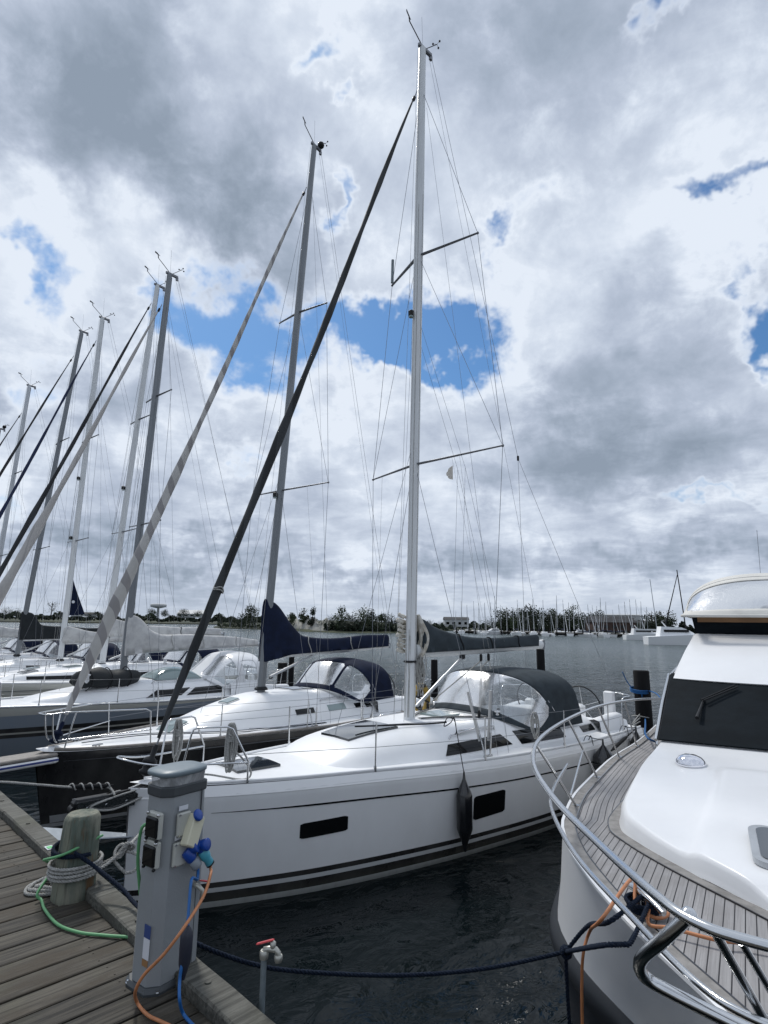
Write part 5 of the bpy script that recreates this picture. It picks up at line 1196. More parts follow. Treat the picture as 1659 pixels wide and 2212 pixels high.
def strip(name, a, b, h, m, zf):
    """flat board between two outlines"""
    A_, B2 = a, b; rings = []
    for p, q in zip(A_, B2): rings.append([Vector((p.x, p.y, zf(p) + .001)), Vector((p.x, p.y, zf(p) + h)), Vector((q.x, q.y, zf(q) + h)), Vector((q.x, q.y, zf(q) + .001))])
    return MB().loft(rings, True, True, smooth=False).build(name, m, MY)
def offs(P, d):
    R = []
    for i in range(len(P)):
        t = (P[min(i + 1, len(P) - 1)] - P[max(i - 1, 0)]); t.z = 0; t.normalize(); R.append(P[i] + Vector((t.y, -t.x, 0)) * d)
    return R
edge = outline(0.0); zf = lambda p: ydeck(max(0, p.x), p.y).z
strip('margin_plank', offs(edge, -.10), offs(edge, .0), .012, M_teakm, zf); 
strip('margin_caulk', offs(edge, -.108), offs(edge, -.098), .0135, M_black, zf)
strip('gunwale_edge', offs(edge, -.012), offs(edge, .012), .018, M_gel, zf)
# trunk cabin
TW = [(1.38, .02), (1.42, .28), (1.55, .56), (1.75, .76), (2.2, 1.18), (2.55, 1.45), (2.85, 1.62), (3.2, 1.67), (4, 1.64), (5.2, 1.52), (7, 1.45)]
TH = [(1.38, .0), (1.45, .05), (1.7, .075), (2.5, .12), (3.5, .22), (4.5, .35), (5.2, .42), (7, .5)]
def tw(x): return itp(TW, x)
def trunk(x, y):
    w = tw(x); f = min(1, abs(y) / w); hh = itp(TH, x); edge_ = (1 - max(0, (f - .945) / .055) ** 2.4) if f > .945 else 1
    fr = 1 - math.exp(-max(0, x - 1.38) / .05)
    cr = .05 * (1 - f * f); pan = .055 * (1 / (1 + math.exp((abs(y) - .98 + .10 * (x - 3)) / .022))) * (1 / (1 + math.exp(-(x - 1.75) / .03))) * (1 / (1 + math.exp((x - 4.15) / .03)))
    return Vector((x, y, yz(x) + (.02 if f < .985 else -.02) + (hh * max(0, edge_) + cr + pan) * fr))
mb = MB(); XT = [1.38 + 5.2 * (i / 90) ** 1.35 for i in range(91)]
mb.grid(lambda u, v: trunk(XT[round(u * 90)], tw(XT[round(u * 90)]) * math.copysign(abs(v * 2 - 1) ** .55, v * 2 - 1) * .999), 90, 170); mb.build('trunk_cabin', M_gel, MY)
tp = [Vector((x, tw(x), 0)) for x in XT[::-1]] + [Vector((x, -tw(x), 0)) for x in XT]
strip('margin_plank', offs(tp, -.03), offs(tp, .075), .010, M_teakm, zf); strip('margin_caulk', offs(tp, .075), offs(tp, .083), .0115, M_black, zf)
# foredeck hatch on the trunk
def my_hatch():
    M = Matrix.Translation(trunk(2.22, .34) + Vector((0, 0, .0))) @ Matrix.Rotation(rad(-4.5), 4, 'Y')
    f = MB().plate(rrect(.62, .78, .10, 6), .0, .035, M=M).build('deck_hatch', M_alu, MY)
    MB().plate(rrect(.53, .69, .07, 6), .03, .040, M=M).build('glass', M_hatch, f)
    for y_ in (-.22, .22): MB().rev([(.03, 0), (.035, .012), (.02, .02)], 12, M @ Vector((-.18, y_, .04))).build('latch', M_steel, f)
my_hatch()
c = trunk(4.29, 1.12); MB().rev([(.135, -.01), (.14, .012), (.128, .04), (.10, .07), (.055, .088), (.002, .092)], 28, c).build('chrome_vent', M_chrome, MY)
# windscreen, brow, flybridge
def yring(x, w, z, bow=.18, n=24, p=3.2):
    """front face curve across the boat"""
    return [Vector((x + bow * abs(t) ** 2.4, w * t, z)) for t in [(-1 + 2 * i / n) for i in range(n + 1)]]
def yband(name, A_, B2, m, n=6, th=.03, sub=None, bulge=0.0, back=None):
    mb = MB(); k = len(A_)
    mb.slab(lambda u, v: A_[round(v * (k - 1))].lerp(B2[round(v * (k - 1))], u) + Vector((-bulge * math.sin(math.pi * u), 0, bulge * math.sin(math.pi * u))), lambda u, v: Vector((-.6, 0, .6)), n, k - 1, th)
    return mb.build(name, m, sub or MY)
wb = yring(4.98, 1.47, 1.96, .22); wt = yring(6.32, 1.36, 2.66, .30)
for p in wb: p.z = trunk(p.x, p.y * .97).z + .015
yband('windscreen_cover', wb, wt, M_blackcov, 10)
for s in (-1, 1):   # black side windows
    a, b = (wb[-1], wt[-1]) if s > 0 else (wb[0], wt[0])
    mb = MB(); mb.slab(lambda u, v: (a.lerp(b, v)) + Vector((3.2 * u * (1 - .25 * v), -s * .02 * u, 0)), lambda u, v: Vector((0, s, 0)), 8, 6, .03); mb.build('side_window', M_window, MY)
    MB().tube([a + Vector((0, s * .03, 0)), a.lerp(b, .5) + Vector((-.01, s * .035, .02)), b + Vector((0, s * .03, 0))], .02, 6).build('screen_edge_trim', M_steel, MY)
br0 = yring(6.16, 1.33, 2.60, .30); br1 = yring(7.66, 1.04, 3.18, .22); br2 = yring(6.30, 1.35, 2.54, .30)
brow = yband('flybridge_brow', br0, br1, M_gel, 12, .04, None, .05)
yband('brow_lip', br2, br0, M_gel, 2, .03)
for s in (-1, 1):
    a, b = (br0[-1], br1[-1]) if s > 0 else (br0[0], br1[0])
    mb = MB(); mb.slab(lambda u, v: (a.lerp(b, v)) + Vector((3.4 * u, -s * .10 * v * u, 0)), lambda u, v: Vector((0, s * .8, .2)), 8, 6, .04); mb.build('flybridge_side', M_gel, MY)
    mb = MB(); a2 = br2[-1] if s > 0 else br2[0]
fb0 = yring(7.66, 1.02, 3.19, .22); fb1 = yring(7.60, 1.06, 3.47, .22); fb2 = yring(7.60, 1.07, 3.50, .22)
yband('flybridge_screen', fb0, fb1, M_blackcov, 4, .02); 
for s in (-1, 1):
    a, b = (fb0[-1], fb1[-1]) if s > 0 else (fb0[0], fb1[0])
    MB().slab(lambda u, v: a.lerp(b, v) + Vector((3 * u, 0, 0)), lambda u, v: Vector((0, s, 0)), 6, 2, .02).build('flybridge_side_screen', M_blackcov, MY)
MB().bbox((9.4, 0, 3.16), (3.4, 1.9, .06), .02).build('flybridge_floor', M_gel, MY); MB().bbox((8.6, -.4, 3.45), (.5, 1.0, .5), .08).build('helm_console', M_gel, MY)
MB().slab(lambda u, v: Vector((7.56 + .20 * (abs(v * 2 - 1)) ** 2.4, (v * 2 - 1) * 1.0, 3.38 + .10 * u)), lambda u, v: Vector((-1, 0, 0)), 2, 20, .012, .025).build('lining', M_brown, MY)
# canvas canopy over the flybridge: a rounded tent with clear front window
def can(u, v):
    """u front(0) to aft(1), v across"""
    t = v * 2 - 1; th = math.pi * v
    sx = [(0, 7.30), (.18, 7.62), (.34, 8.05), (.5, 8.7), (1, 11.0)]; sz = [(0, 3.47), (.18, 3.82), (.34, 4.06), (.5, 4.17), (1, 4.15)]
    w = itp([(0, 1.20), (.3, 1.16), (.5, 1.16), (1, 1.1)], u)
    k = abs(math.sin(th)) ** .72; z0 = 3.47; zt = itp(sz, u)
    x = itp(sx, u); xb = max(x, 7.34 + 0.0) ; 
    foot = 7.34 + 3.66 * u
    return Vector((foot + (x - foot) * k + .16 * (abs(t) ** 2.5) * (1 - u), w * math.copysign(abs(math.cos(th)) ** .85, math.cos(th)), z0 + (zt - z0) * k))
def cwin(u, v):
    d = v * 180
    for a, b, c_, e_ in ((.055, .30, 18, 162),):
        p = (u - a) / (b - a) * 2 - 1; q_ = (d - c_) / (e_ - c_) * 2 - 1
        if abs(p) < 1 and abs(q_) < 1 and abs(p) ** 4 + abs(q_) ** 14 < 1: return True
    return False
cano = MB().grid(can, 60, 110, mask=lambda u, v: not cwin(u, v)).build('canvas_canopy', M_canvas_b, MY)
so = cano.modifiers.new('thick', 'SOLIDIFY'); so.thickness = .008; so.offset = -1
MB().grid(can, 60, 110, mask=cwin).build('canopy_window', M_clear2, cano)
tubeo('canopy_seam', [can(.36, .02 + .96 * k / 40) + Vector((-.006, 0, .006)) for k in range(41)], .011, M_canvas_b, cano, 6)
tubeo('canopy_hem', [can(0, .01 + .98 * k / 50) for k in range(51)], .022, M_canvas_b, cano, 6)
for xx in (8.1, 9.2): tubeo('canopy_bow', [can((xx - 7.34) / 3.66, .02 + .96 * k / 20) - Vector((0, 0, .03)) for k in range(21)], .013, M_steel, cano, 6)
MB().bbox((8.35, .38, 3.66), (.16, .34, .48), .08).build('helm_seat', M_rubber, MY)
wire('aerial', (9.3, .02, 3.5), (9.1, .0, 4.95), M_wire, MY, .0035)
# wipers
for y_, in ((.98,), (-.6,)):
    a = Vector((5.75, y_, 2.43)); MB().tube([a, a + Vector((.30, -.38, .16))], .011, 6).tube([a + Vector((.03, .03, 0)), a + Vector((.33, -.35, .17))], .011, 6).tube([a + Vector((.1, 0, .0)), a + Vector((-.34, .08, -.165))], [.012, .022], 6).build('wiper', M_blackpl, MY)
# bow rail
def yrail(name, P, r, k=6, m=None): return tubeo(name, catmull(P, k), r, m or M_steel, MY, 12)
R1 = [(8.9, 1.50, 2.10), (7.9, 1.98, 2.15), (6.3, 2.24, 2.22), (4.6, 2.30, 2.28), (3.0, 2.26, 2.31), (1.9, 2.05, 2.33), (1.05, 1.72, 2.34), (.40, 1.36, 2.34), (-.02, 1.10, 2.34), (-.17, .97, 2.34), (-.22, .80, 2.34), (-.24, .3, 2.34), (-.24, -.3, 2.34), (-.22, -.80, 2.34), (-.02, -1.10, 2.34), (.40, -1.36, 2.34), (1.05, -1.75, 2.34), (3.0, -2.26, 2.31), (6.3, -2.24, 2.22)]
yrail('bow_rail', R1, .0175)
R2 = [(3.35, 2.12, 2.02), (2.6, 2.08, 1.98), (1.9, 1.93, 2.02), (1.05, 1.60, 2.05), (.42, 1.24, 2.06), (.05, 1.00, 2.06), (-.08, .84, 2.06), (-.12, .6, 2.06), (-.13, .2, 2.06), (-.13, -.5, 2.06), (.05, -1.0, 2.06), (.6, -1.35, 2.06), (1.5, -1.8, 2.06)]
yrail('lower_rail', R2, .0135)
for (x, fx, hgt) in ((3.45, 2.62, 2.31), (4.95, 4.25, 2.285), (6.7, 5.95, 2.235), (8.1, 7.5, 2.17)):
    for s in (1, -1):
        a = ydeck(x, s * (yw(x) - .07)); tgt = min([Vector(q) for q in [(v[0], v[1] * 1, v[2]) for v in catmull(R1, 6)] if q[1] > 0], key=lambda q: abs(q.x - fx)); tgt = Vector((tgt.x, tgt.y * s, tgt.z))
        o = tubeo('rail_post', [a, tgt], .0125, M_steel, MY, 10); MB().cyl(a + Vector((0, 0, .005)), .034, .012, 14).build('post_foot', M_steel, o)
tubeo('rail_brace', [Vector((4.55, 2.20, 1.93)), Vector((3.35, 2.12, 2.02)) + Vector((.1, 0, -.28))], .011, M_steel, MY, 10)
# gate legs at the stem: pair of crossed posts and the heavy outer bow loop
for s in (1, -1):
    tubeo('gate_post', [Vector((-.16, .92 * s, 2.33)), Vector((-.04, .80 * s, 2.05)), ydeck(.36, .42 * s) + Vector((0, 0, .0))], .0155, M_steel, MY, 12)
    tubeo('gate_post', [Vector((-.17, .84 * s, 2.31)), Vector((-.06, .72 * s, 2.05)), ydeck(.26, .36 * s)], .012, M_steel, MY, 12)
    MB().cyl(ydeck(.36, .42 * s), .035, .015, 14).build('post_foot', M_steel, MY)
MB().ball((-.12, .99, 2.335), .028, 8).build('loop_joint', M_steel, MY)
yrail('bow_loop', [(-.12, .99, 2.335), (-.07, 1.08, 2.22), (.03, 1.17, 2.09), (.09, 1.17, 2.01), (.10, 1.08, 1.975), (.04, .86, 1.96), (-.05, .55, 1.95), (-.10, .15, 1.945), (-.10, -.15, 1.945), (-.05, -.55, 1.95), (.04, -.86, 1.96), (.10, -1.08, 1.975), (.03, -1.17, 2.09), (-.14, -1.00, 2.37)], .0235, 7)
# cleats and hatch lid marks on the foredeck
def horn(c, ang, sc, nm='cleat'):
    M = Matrix.Translation(c) @ Matrix.Rotation(ang, 4, 'Z'); mb = MB()
    mb.tube([M @ Vector(p) for p in ((-.15 * sc, 0, .07 * sc), (-.06 * sc, 0, .085 * sc), (.06 * sc, 0, .085 * sc), (.15 * sc, 0, .07 * sc))], [.012 * sc, .017 * sc, .017 * sc, .012 * sc], 8)
    for x in (-.045, .045): mb.tube([M @ Vector((x * sc, 0, 0)), M @ Vector((x * sc, 0, .08 * sc))], [.024 * sc, .015 * sc], 10)
    return mb.build(nm, M_steel, MY)
CL = ydeck(1.33, 1.30); horn(CL, rad(38), 1.25); horn(ydeck(1.22, -1.2), rad(-38), 1.2); horn(ydeck(7.95, 1.72), rad(4), 1.3); horn(ydeck(7.95, -1.72), rad(-4), 1.2)
def my_marks():
    mb = MB()
    for P in ([(.42, .62), (.20, .08), (.20, -.5)], [(.50, .56), (.30, .08), (.30, -.5)], [(.86, .72), (.70, .2), (.68, -.5)]):
        for a, b in zip(P[:-1], P[1:]): mb.tube([ydeck(*a) + Vector((0, 0, .002)), ydeck(*b) + Vector((0, 0, .002))], .004, 4)
    mb.build('locker_seam', M_black, MY)
    MB().bbox(ydeck(.26, .02) + Vector((0, 0, .004)), (.11, .10, .012), .004).build('hinge', M_steel, MY)
my_marks()
Lm = lambda p: loc2(OY, HYD, p)
cl_w = Lm(CL)

# ------------------------------------------------------------------ things on the pier
def pr(x, y, z=DZ):  # pier axes (x over the water, y along the edge) to place
    c, s = math.cos(rad(45)), math.sin(rad(45)); return Vector((E0.x + x * c - y * s, E0.y + x * s + y * c, z))
def bollard():
    p = Vector((-1.985, 4.15, DZ)); t = empty('wooden_bollard', p, 0, 'stout weathered greenish wooden post on the pier edge with ropes round its foot', 'bollard')
    m = bpy.data.materials.new('weathered post'); m.use_nodes = True; n = NB(m.node_tree); b = m.node_tree.nodes['Principled BSDF']; b.inputs['Roughness'].default_value = .85
    tc = n.node('ShaderNodeTexCoord').outputs['Object']; x, y, z = n.sep(tc)
    st = n.noise(n.scale(tc, 7, 7, .9), 1.6, 5, .6); fi = n.noise(n.scale(tc, 30, 30, 2), 2.0, 5, .7)
    c = n.mix(n.ss(st, .42, .6), (.20, .205, .16, 1), (.09, .115, .095, 1)); c = n.mix(n.ss(st, .60, .68), c, (.10, .055, .022, 1)); c = n.mix(n.ss(fi, .42, .7, 0, .6), c, (.035, .032, .02, 1))
    c = n.mix(n.ss(n.noise(tc, 5, 4), .5, .7, 0, .5), c, (.22, .21, .17, 1)); n.l.new(c, b.inputs['Base Color'])
    bn = n.node('ShaderNodeBump'); bn.inputs['Strength'].default_value = .7; bn.inputs['Distance'].default_value = .01; n.l.new(n.m('ADD', st, n.m('MULTIPLY', fi, .6)), bn.inputs['Height']); n.l.new(bn.outputs[0], b.inputs['Normal'])
    rings = []
    for r, h in ((.130, -.05), (.128, .0), (.122, .2), (.114, .37), (.109, .465), (.097, .488), (.090, .494)):
        rings.append([Vector((math.cos(a) * r * (1 + .02 * math.sin(3 * a) + .012 * math.sin(7 * a + 1)) + .03 * h, math.sin(a) * r * (1 + .02 * math.sin(3 * a)), h)) for a in [k * 6.2832 / 36 for k in range(36)]])
    MB().loft(rings, True, True).build('post', m, t)
    return p
BP = bollard()
def ring_pts(c, r, z, a0, a1, n=14, dz=0.0): return [Vector((c.x + math.cos(rad(a0 + (a1 - a0) * k / n)) * r, c.y + math.sin(rad(a0 + (a1 - a0) * k / n)) * r, z + dz * k / n)) for k in range(n + 1)]
def twisted(mb, P, r, pitch=.055, strands=3):
    """laid rope"""
    P = catmull(P, 2) if len(P) > 2 else P; d = 0; L_ = [0]
    for i in range(1, len(P)): d += (P[i] - P[i - 1]).length; L_.append(d)
    N = max(8, int(d / (pitch / 7))); pts = []; j = 0
    for i in range(N + 1):
        s = d * i / N
        while j < len(P) - 2 and L_[j + 1] < s: j += 1
        pts.append(P[j].lerp(P[j + 1], (s - L_[j]) / max(1e-6, L_[j + 1] - L_[j])))
    for k in range(strands):
        q = []; U = None
        for i in range(N + 1):
            T = (pts[min(N, i + 1)] - pts[max(0, i - 1)]).normalized()
            if U is None: U = T.orthogonal().normalized()
            U = (U - T * U.dot(T)).normalized(); V = T.cross(U); a = 2 * math.pi * (d * i / N / pitch + k / strands); q.append(pts[i] + (U * math.cos(a) + V * math.sin(a)) * r * .52)
        mb.tube(q, r * .56, 5)
# white line of the white yacht: turns on the post, knot, up to the bow; slack flaked on the planks
mb = MB(); c = BP
for k in range(4): twisted(mb, ring_pts(c, .150 + .004 * (k % 2), DZ + .135 + .022 * k, 150, 410, 18, .012), .0105)
kn = c + Vector((.27, .10, .23)); bowm = loc2(OM, HM, (.30, -.30, 1.36))
twisted(mb, [c + Vector((.14, .06, .16)), c + Vector((.20, .08, .19)), kn], .0105); twisted(mb, [c + Vector((.12, -.08, .15)), c + Vector((.2, .02, .18)), kn + Vector((0, .01, .01))], .0105)
for k in range(4): twisted(mb, [kn + Vector((.02 * k - .03 + math.cos(a) * .03, math.sin(a) * .035, .03 * math.sin(a + k) + .01 * k)) for a in [j * .8 for j in range(9)]], .0105)
twisted(mb, [kn, kn + Vector((.09, .0, -.02)), kn + Vector((.11, -.02, -.09)), kn + Vector((.04, -.04, -.12)), kn + Vector((-.05, -.03, -.05))], .0105)
twisted(mb, [kn, kn.lerp(bowm, .35) + Vector((0, 0, -.02)), kn.lerp(bowm, .7) + Vector((0, 0, -.015)), bowm], .012)
tag(mb.build('mooring_rope', M_rope_w), 'white mooring rope wound round the wooden post and tied to the white yacht bow', 'rope')
mb = MB()
for k in range(4):
    w = .22 - .035 * k; cc = c + Vector((-.17, .09, .016 + .012 * (k % 2)))
    P = [c + Vector((-.12, -.05 + .02 * k, .10 - .02 * k)), cc + Vector((.05, -.10 + .012 * k, 0)), cc + Vector((-.10, -.12 + .03 * k, 0)), cc + Vector((-w * .72, -.04, 0)), cc + Vector((-w * .70, .05 - .01 * k, 0)), cc + Vector((-.08, .10 - .02 * k, .01)), cc + Vector((.08, .09 - .02 * k, .02)), c + Vector((-.13, .06, .06))]
    twisted(mb, catmull(P, 4), .0105)
tag(mb.build('rope_flakes', M_rope_w), 'white rope laid in long loops on the planks left of the wooden post', 'rope')
# navy line of the motor yacht: round the post, along the beam, sagging across to the bow cleat
mb = MB(); za = DZ + .31
twisted(mb, ring_pts(c, .140, za, 120, 330, 14, -.04), 0.0125); twisted(mb, ring_pts(c, .140, za - .035, 110, 300, 14, .0), 0.0125); twisted(mb, [c + Vector((-.16, .06, .25)), c + Vector((-.22, .10, .17)), c + Vector((-.17, .05, .13))], 0.0125)
pA = at(262, 1918, z=DZ + .14); pB = at(290, 1950, z=DZ + .10); pC = at(424, 2038, Y=3.55); pD = at(640, 2098, Y=3.75); pE = at(860, 2107, Y=3.95); pF = at(1050, 2092, Y=4.1); pG = at(1222, 2056, Y=4.05)
P = [c + Vector((.05, -.135, .30)), c + Vector((.16, -.13, .235)), pA, pB, at(340, 1992, Y=3.6), pC, at(530, 2078, Y=3.65), pD, pE, pF, pG]
twisted(mb, catmull(P, 6), 0.0125, .075)
for k in range(5): twisted(mb, [pG + Vector((math.cos(a) * .024, .008 * k - .02, math.sin(a) * .024)) for a in [j * .7 + k for j in range(10)]], 0.012)
twisted(mb, catmull([pG, at(1270, 2000, Y=3.9), at(1318, 1990, z=1.80), cl_w + Vector((0, 0, .10))], 5), 0.0125, .07); twisted(mb, catmull([pG, at(1300, 2042, z=1.75), at(1345, 2040, z=1.77), at(1366, 2030, z=1.77), cl_w + Vector((.03, -.03, .09))], 5), 0.0125, .07)
twisted(mb, [pG, pG + Vector((0, 0, -.25)), pG + Vector((.01, 0, -.52))], 0.012, .07)
for k in range(3): twisted(mb, ring_pts(cl_w, .07 + .01 * k, cl_w.z + .03 + .02 * k, 20 * k, 20 * k + 340, 12), 0.012)
tag(mb.build('mooring_rope', M_rope_n), 'navy mooring rope from the wooden post sagging over the water to the motor yacht', 'rope')
# green cable
P = [at(300, 1790, Y=3.36), at(297, 1830, Y=3.36), at(296, 1885, Y=3.38), at(300, 1945, Y=3.40), at(292, 1935, z=DZ + .16)]
tag(tubeo('green_cable', catmull([c + Vector((.145, .03, .35)), c + Vector((.0, -.155, .30)), c + Vector((-.14, -.11, .25)), c + Vector((-.19, -.02, .21)), c + Vector((-.17, .06, .14)), c + Vector((-.18, -.09, .05)), at(90, 1945, z=DZ + .014), at(97, 1965, z=DZ + .014), at(125, 1997, z=DZ + .014), at(170, 2014, z=DZ + .014), at(220, 2020, z=DZ + .014), at(260, 2023, z=DZ + .014), at(312, 2026, z=DZ + .014)], 7), .0085, M_rope_g, n=8), 'green cable looped round the wooden post and lying across the planks', 'cable')
tag(tubeo('green_cable', catmull([at(326, 1778, Y=3.20), at(306, 1790, Y=3.20), at(298, 1850, Y=3.22), at(301, 1905, Y=3.24), at(308, 1960, Y=3.26), at(325, 2000, Y=3.27)], 6), .0085, M_rope_g, n=8), 'green cable hanging down behind the left side of the power pedestal', 'cable')
# sticker tags on the beam
q = at(107, 1831, z=DZ + .066); t = MB().box((0, 0, 0), (.085, .05, .004)).build('beam_sticker', M_paper); t.location = q; t.rotation_euler = (0, 0, rad(-45)); tag(t, 'white and green label stuck on the edge beam beside the wooden post', 'label'); 
MB().box((.004, 0, .004), (.05, .035, .003)).build('green_print', M_green, t)
q = at(121, 1827, z=DZ + .066); t = MB().box((0, 0, 0), (.05, .012, .004)).build('beam_sticker', M_pink); t.location = q; t.rotation_euler = (0, 0, rad(-45)); tag(t, 'small pink strip on the edge beam next to the green label', 'label')

# power pedestal
def pedestal():
    A_, B2, C_ = Vector((-1.21, 3.21)), Vector((-1.075, 3.095)), Vector((-.935, 3.29))
    ctr = (A_ + C_) / 2 + Vector((-.045, .055)); ctr = Vector((-1.080, 3.285))
    ang = math.atan2(C_.y - B2.y, C_.x - B2.x)                       # long axis, over the water
    t = empty('power_pedestal', (ctr.x, ctr.y, DZ), ang, 'grey power pedestal with rounded lid, sockets and blue plugs on the plank pier', 'power pedestal')
    t.scale = (.91, .91, 1)
    # plan in local axes: x along the wide face, y away from it; near corner cut
    def plan(sx, sy, o=0.0, ch=.055):
        X, Y_ = sx / 2, sy / 2
        return [(-X + ch, -Y_), (X - .02, -Y_), (X, -Y_ + .02), (X, Y_ - ch * .6), (X - ch, Y_), (-X + .03, Y_), (-X, Y_ - .05), (-X, -Y_ + ch * .9)]
    W0, D0 = .272, .205
    def ringz(w, d, z, ch=.055, x=0.0): return [Vector((p[0] + x, p[1], z)) for p in plan(w, d, ch=ch)]
    MB().loft([ringz(.335, .265, .0), ringz(.335, .265, .012), ringz(.31, .24, .03)], True, True, smooth=False).build('foot_plate', M_pedd, t)
    MB().loft([ringz(.292, .222, .02), ringz(.29, .22, .4), ringz(W0, D0, .885)], True, True, smooth=False).build('column', M_ped, t)
    MB().loft([ringz(.285, .215, .87), ringz(.29, .22, .875), ringz(.29, .22, .913), ringz(.282, .212, .918)], True, True, smooth=False).build('collar', M_pedd, t)
    MB().loft([ringz(.262, .190, .915), ringz(.272, .200, .967)], True, True, smooth=False).build('lamp_band', M_lamp, t)
    MB().loft([ringz(.20, .13, .916), ringz(.20, .13, .962)], True, True, smooth=False).build('lamp_core', M_pgrey, t)
    def lens(sx, sy, z, p=2.6, n=40): return [Vector((math.copysign(abs(math.cos(a)) ** (2 / p), math.cos(a)) * sx, math.copysign(abs(math.sin(a)) ** (2 / p), math.sin(a)) * sy * (1 - .10 * abs(math.cos(a))), z)) for a in [k * 2 * math.pi / n for k in range(n)]]
    MB().loft([lens(.148, .112, .964, 4), lens(.156, .119, .968, 4), lens(.157, .120, .982, 4), lens(.152, .116, .988, 4), lens(.09, .07, .9915, 3), lens(.01, .01, .993, 2.5)], True, True).build('lid', M_pedcap, t)
    # seam lines of the column: slim recessed trims
    for x_ in (-.0,): pass
    f = -D0 / 2 - .006
    # sockets on the wide face, in local axes x right, z up
    for k, (z, x) in enumerate(((.735, .020), (.60, .005))):
        y_ = -.222 / 2 + (.222 - D0) / 2 * (z - .4) / .5 - .004
        b = MB().bbox((x - .045, y_ - .012, z), (.085, .026, .115), .008).build('socket_base', M_sockw, t)
        for dx, dz in ((-.034, .048), (-.034, -.048)): MB().cyl((x - .045 + dx, y_ - .024, z + dz), .006, .004, 8, axis=(0, -1, 0)).build('screw', M_steel, b)
        MB().slab(lambda u, v: Vector((x - .045 - .03 + .06 * u, y_ - .002, z + .064 + .022 * v)), lambda u, v: Vector((0, -1, 0)), 2, 2, .002).build('label_strip', M_paper, t)
        if k == 0:
            ad = MB().bbox((x - .008, y_ - .050, z - .035), (.078, .062, .15), .006, rot=Matrix.Rotation(rad(26), 3, 'Y') @ Matrix.Rotation(rad(-8), 3, 'X')).build('adapter_box', M_ivory, t)
            MB().rev([(.028, -.004), (.030, 0), (.030, .012), (.027, .0155), (.0, .016)], 20, (x + .002, y_ - .070, z + .038), axis=(.25, -.8, .6)).build('socket_cap', M_blue, ad)
            MB().rev([(.022, 0), (.026, .015), (.026, .06), (.021, .07)], 16, (x + .020, y_ - .060, z - .10), axis=(.55, -.15, -.6)).build('adapter_socket', M_blue, ad)
            MB().rev([(.026, -.03), (.030, 0), (.030, .011), (.027, .014), (.0, .0145)], 20, (x + .052, y_ - .098, z - .105), axis=(.25, -.9, .2)).build('socket_cap', M_blue, ad)
            pl = MB().rev([(.022, 0), (.028, .005), (.028, .045), (.022, .06), (.024, .085), (.022, .09)], 16, (x + .048, y_ - .070, z - .135), axis=(.5, -.12, -.7)).build('cable_plug', M_cyan, t)
            MB().rev([(.023, .0), (.024, .008), (.010, .01)], 16, Vector((x + .048, y_ - .070, z - .135)) + Vector((.5, -.12, -.7)).normalized() * .088, axis=(.5, -.12, -.7)).build('plug_gland', M_blackpl, pl)
            tip1 = Vector((x + .048, y_ - .070, z - .135)) + Vector((.5, -.12, -.7)).normalized() * .094
        else:
            MB().rev([(.026, 0), (.031, .015), (.031, .055), (.025, .065)], 16, (x - .02, y_ - .03, z + .012), axis=(.5, -.3, -.62)).build('socket_body', M_blue, t)
            MB().rev([(.028, -.02), (.031, 0), (.031, .012), (.028, .015), (.0, .0155)], 20, (x + .018, y_ - .07, z + .03), axis=(.35, -.8, .35)).build('socket_cap', M_blue, t)
            o_ = Vector((x + .018, y_ - .052, z - .035)); ax = Vector((.45, -.25, -.66))
            pl = MB().rev([(.022, 0), (.029, .006), (.029, .04), (.024, .05), (.012, .052)], 16, o_, axis=ax).build('cable_plug', M_pgrey, t); tip2 = o_ + ax.normalized() * .05
    # dark breaker boxes on the narrow side (local -x), tilted face
    nx_ = -.292 / 2
    for z in (.745, .615):
        X = nx_ + (.292 - W0) / 2 * (z - .4) / .5 - .002; cx_ = X + .020; cy_ = -.060
        Rm = Matrix.Rotation(rad(0), 3, 'Z')
        b = MB().bbox((X - .012, -.045, z), (.030, .112, .122), .006).build('breaker_base', M_sockw, t)
        MB().bbox((X - .032, -.045, z - .006), (.022, .100, .094), .006).build('breaker_cover', M_window, b)
        for dy, dz in ((-.048, .055), (.045, .055), (-.048, -.062), (.045, -.062)): MB().bbox((X - .03, -.045 + dy, z + dz), (.018, .016, .014), .004).build('cover_clip', M_blackpl if dz < 0 else M_steel, b)
    X = nx_ - .001
    MB().bbox((X - .001, -.045, .265), (.003, .055, .058), .001).build('blue_sticker', M_stb, t); MB().bbox((X - .001, -.045, .19), (.003, .055, .09), .001).build('white_sticker', M_paper, t); MB().bbox((X - .0005, -.042, .128), (.003, .05, .03), .001).build('rust_mark', M_rust, t)
    for x_, y_ in ((-.152, -.06), (-.152, .08), (.152, -.1), (-.11, -.118)): MB().cyl((x_, y_, .012), .011, .012, 6).rev([(.016, 0), (.016, .003)], 12, (x_, y_, .012)).build('bolt', M_steel, t)
    for x_ in (.098,): MB().box((x_, -.1085, .45), (.004, .006, .86)).build('panel_seam', M_pedd, t)
    # small drain tap on the wide face
    tp_ = MB().tube([(.085, -.11, .42), (.085, -.15, .42), (.10, -.165, .40), (.105, -.165, .36)], .012, 8).build('side_tap', M_brass, t); MB().bbox((.115, -.155, .438), (.06, .012, .008), .003, rot=Matrix.Rotation(rad(20), 3, 'Y')).build('handle', M_red, tp_)
    # dangling blue lead with its dark in-line box
    M = t.matrix_basis.copy(); return t, Matrix.Translation((ctr.x, ctr.y, DZ)) @ Matrix.Rotation(ang, 4, 'Z') @ tip1.to_4d().to_3d().to_4d() if False else (Matrix.Translation((ctr.x, ctr.y, DZ)) @ Matrix.Rotation(ang, 4, 'Z') @ Matrix.Diagonal((.91, .91, 1, 1)), tip1, tip2)
_t, (PM, T1, T2) = pedestal()
T1 = PM @ T1; T2 = PM @ T2
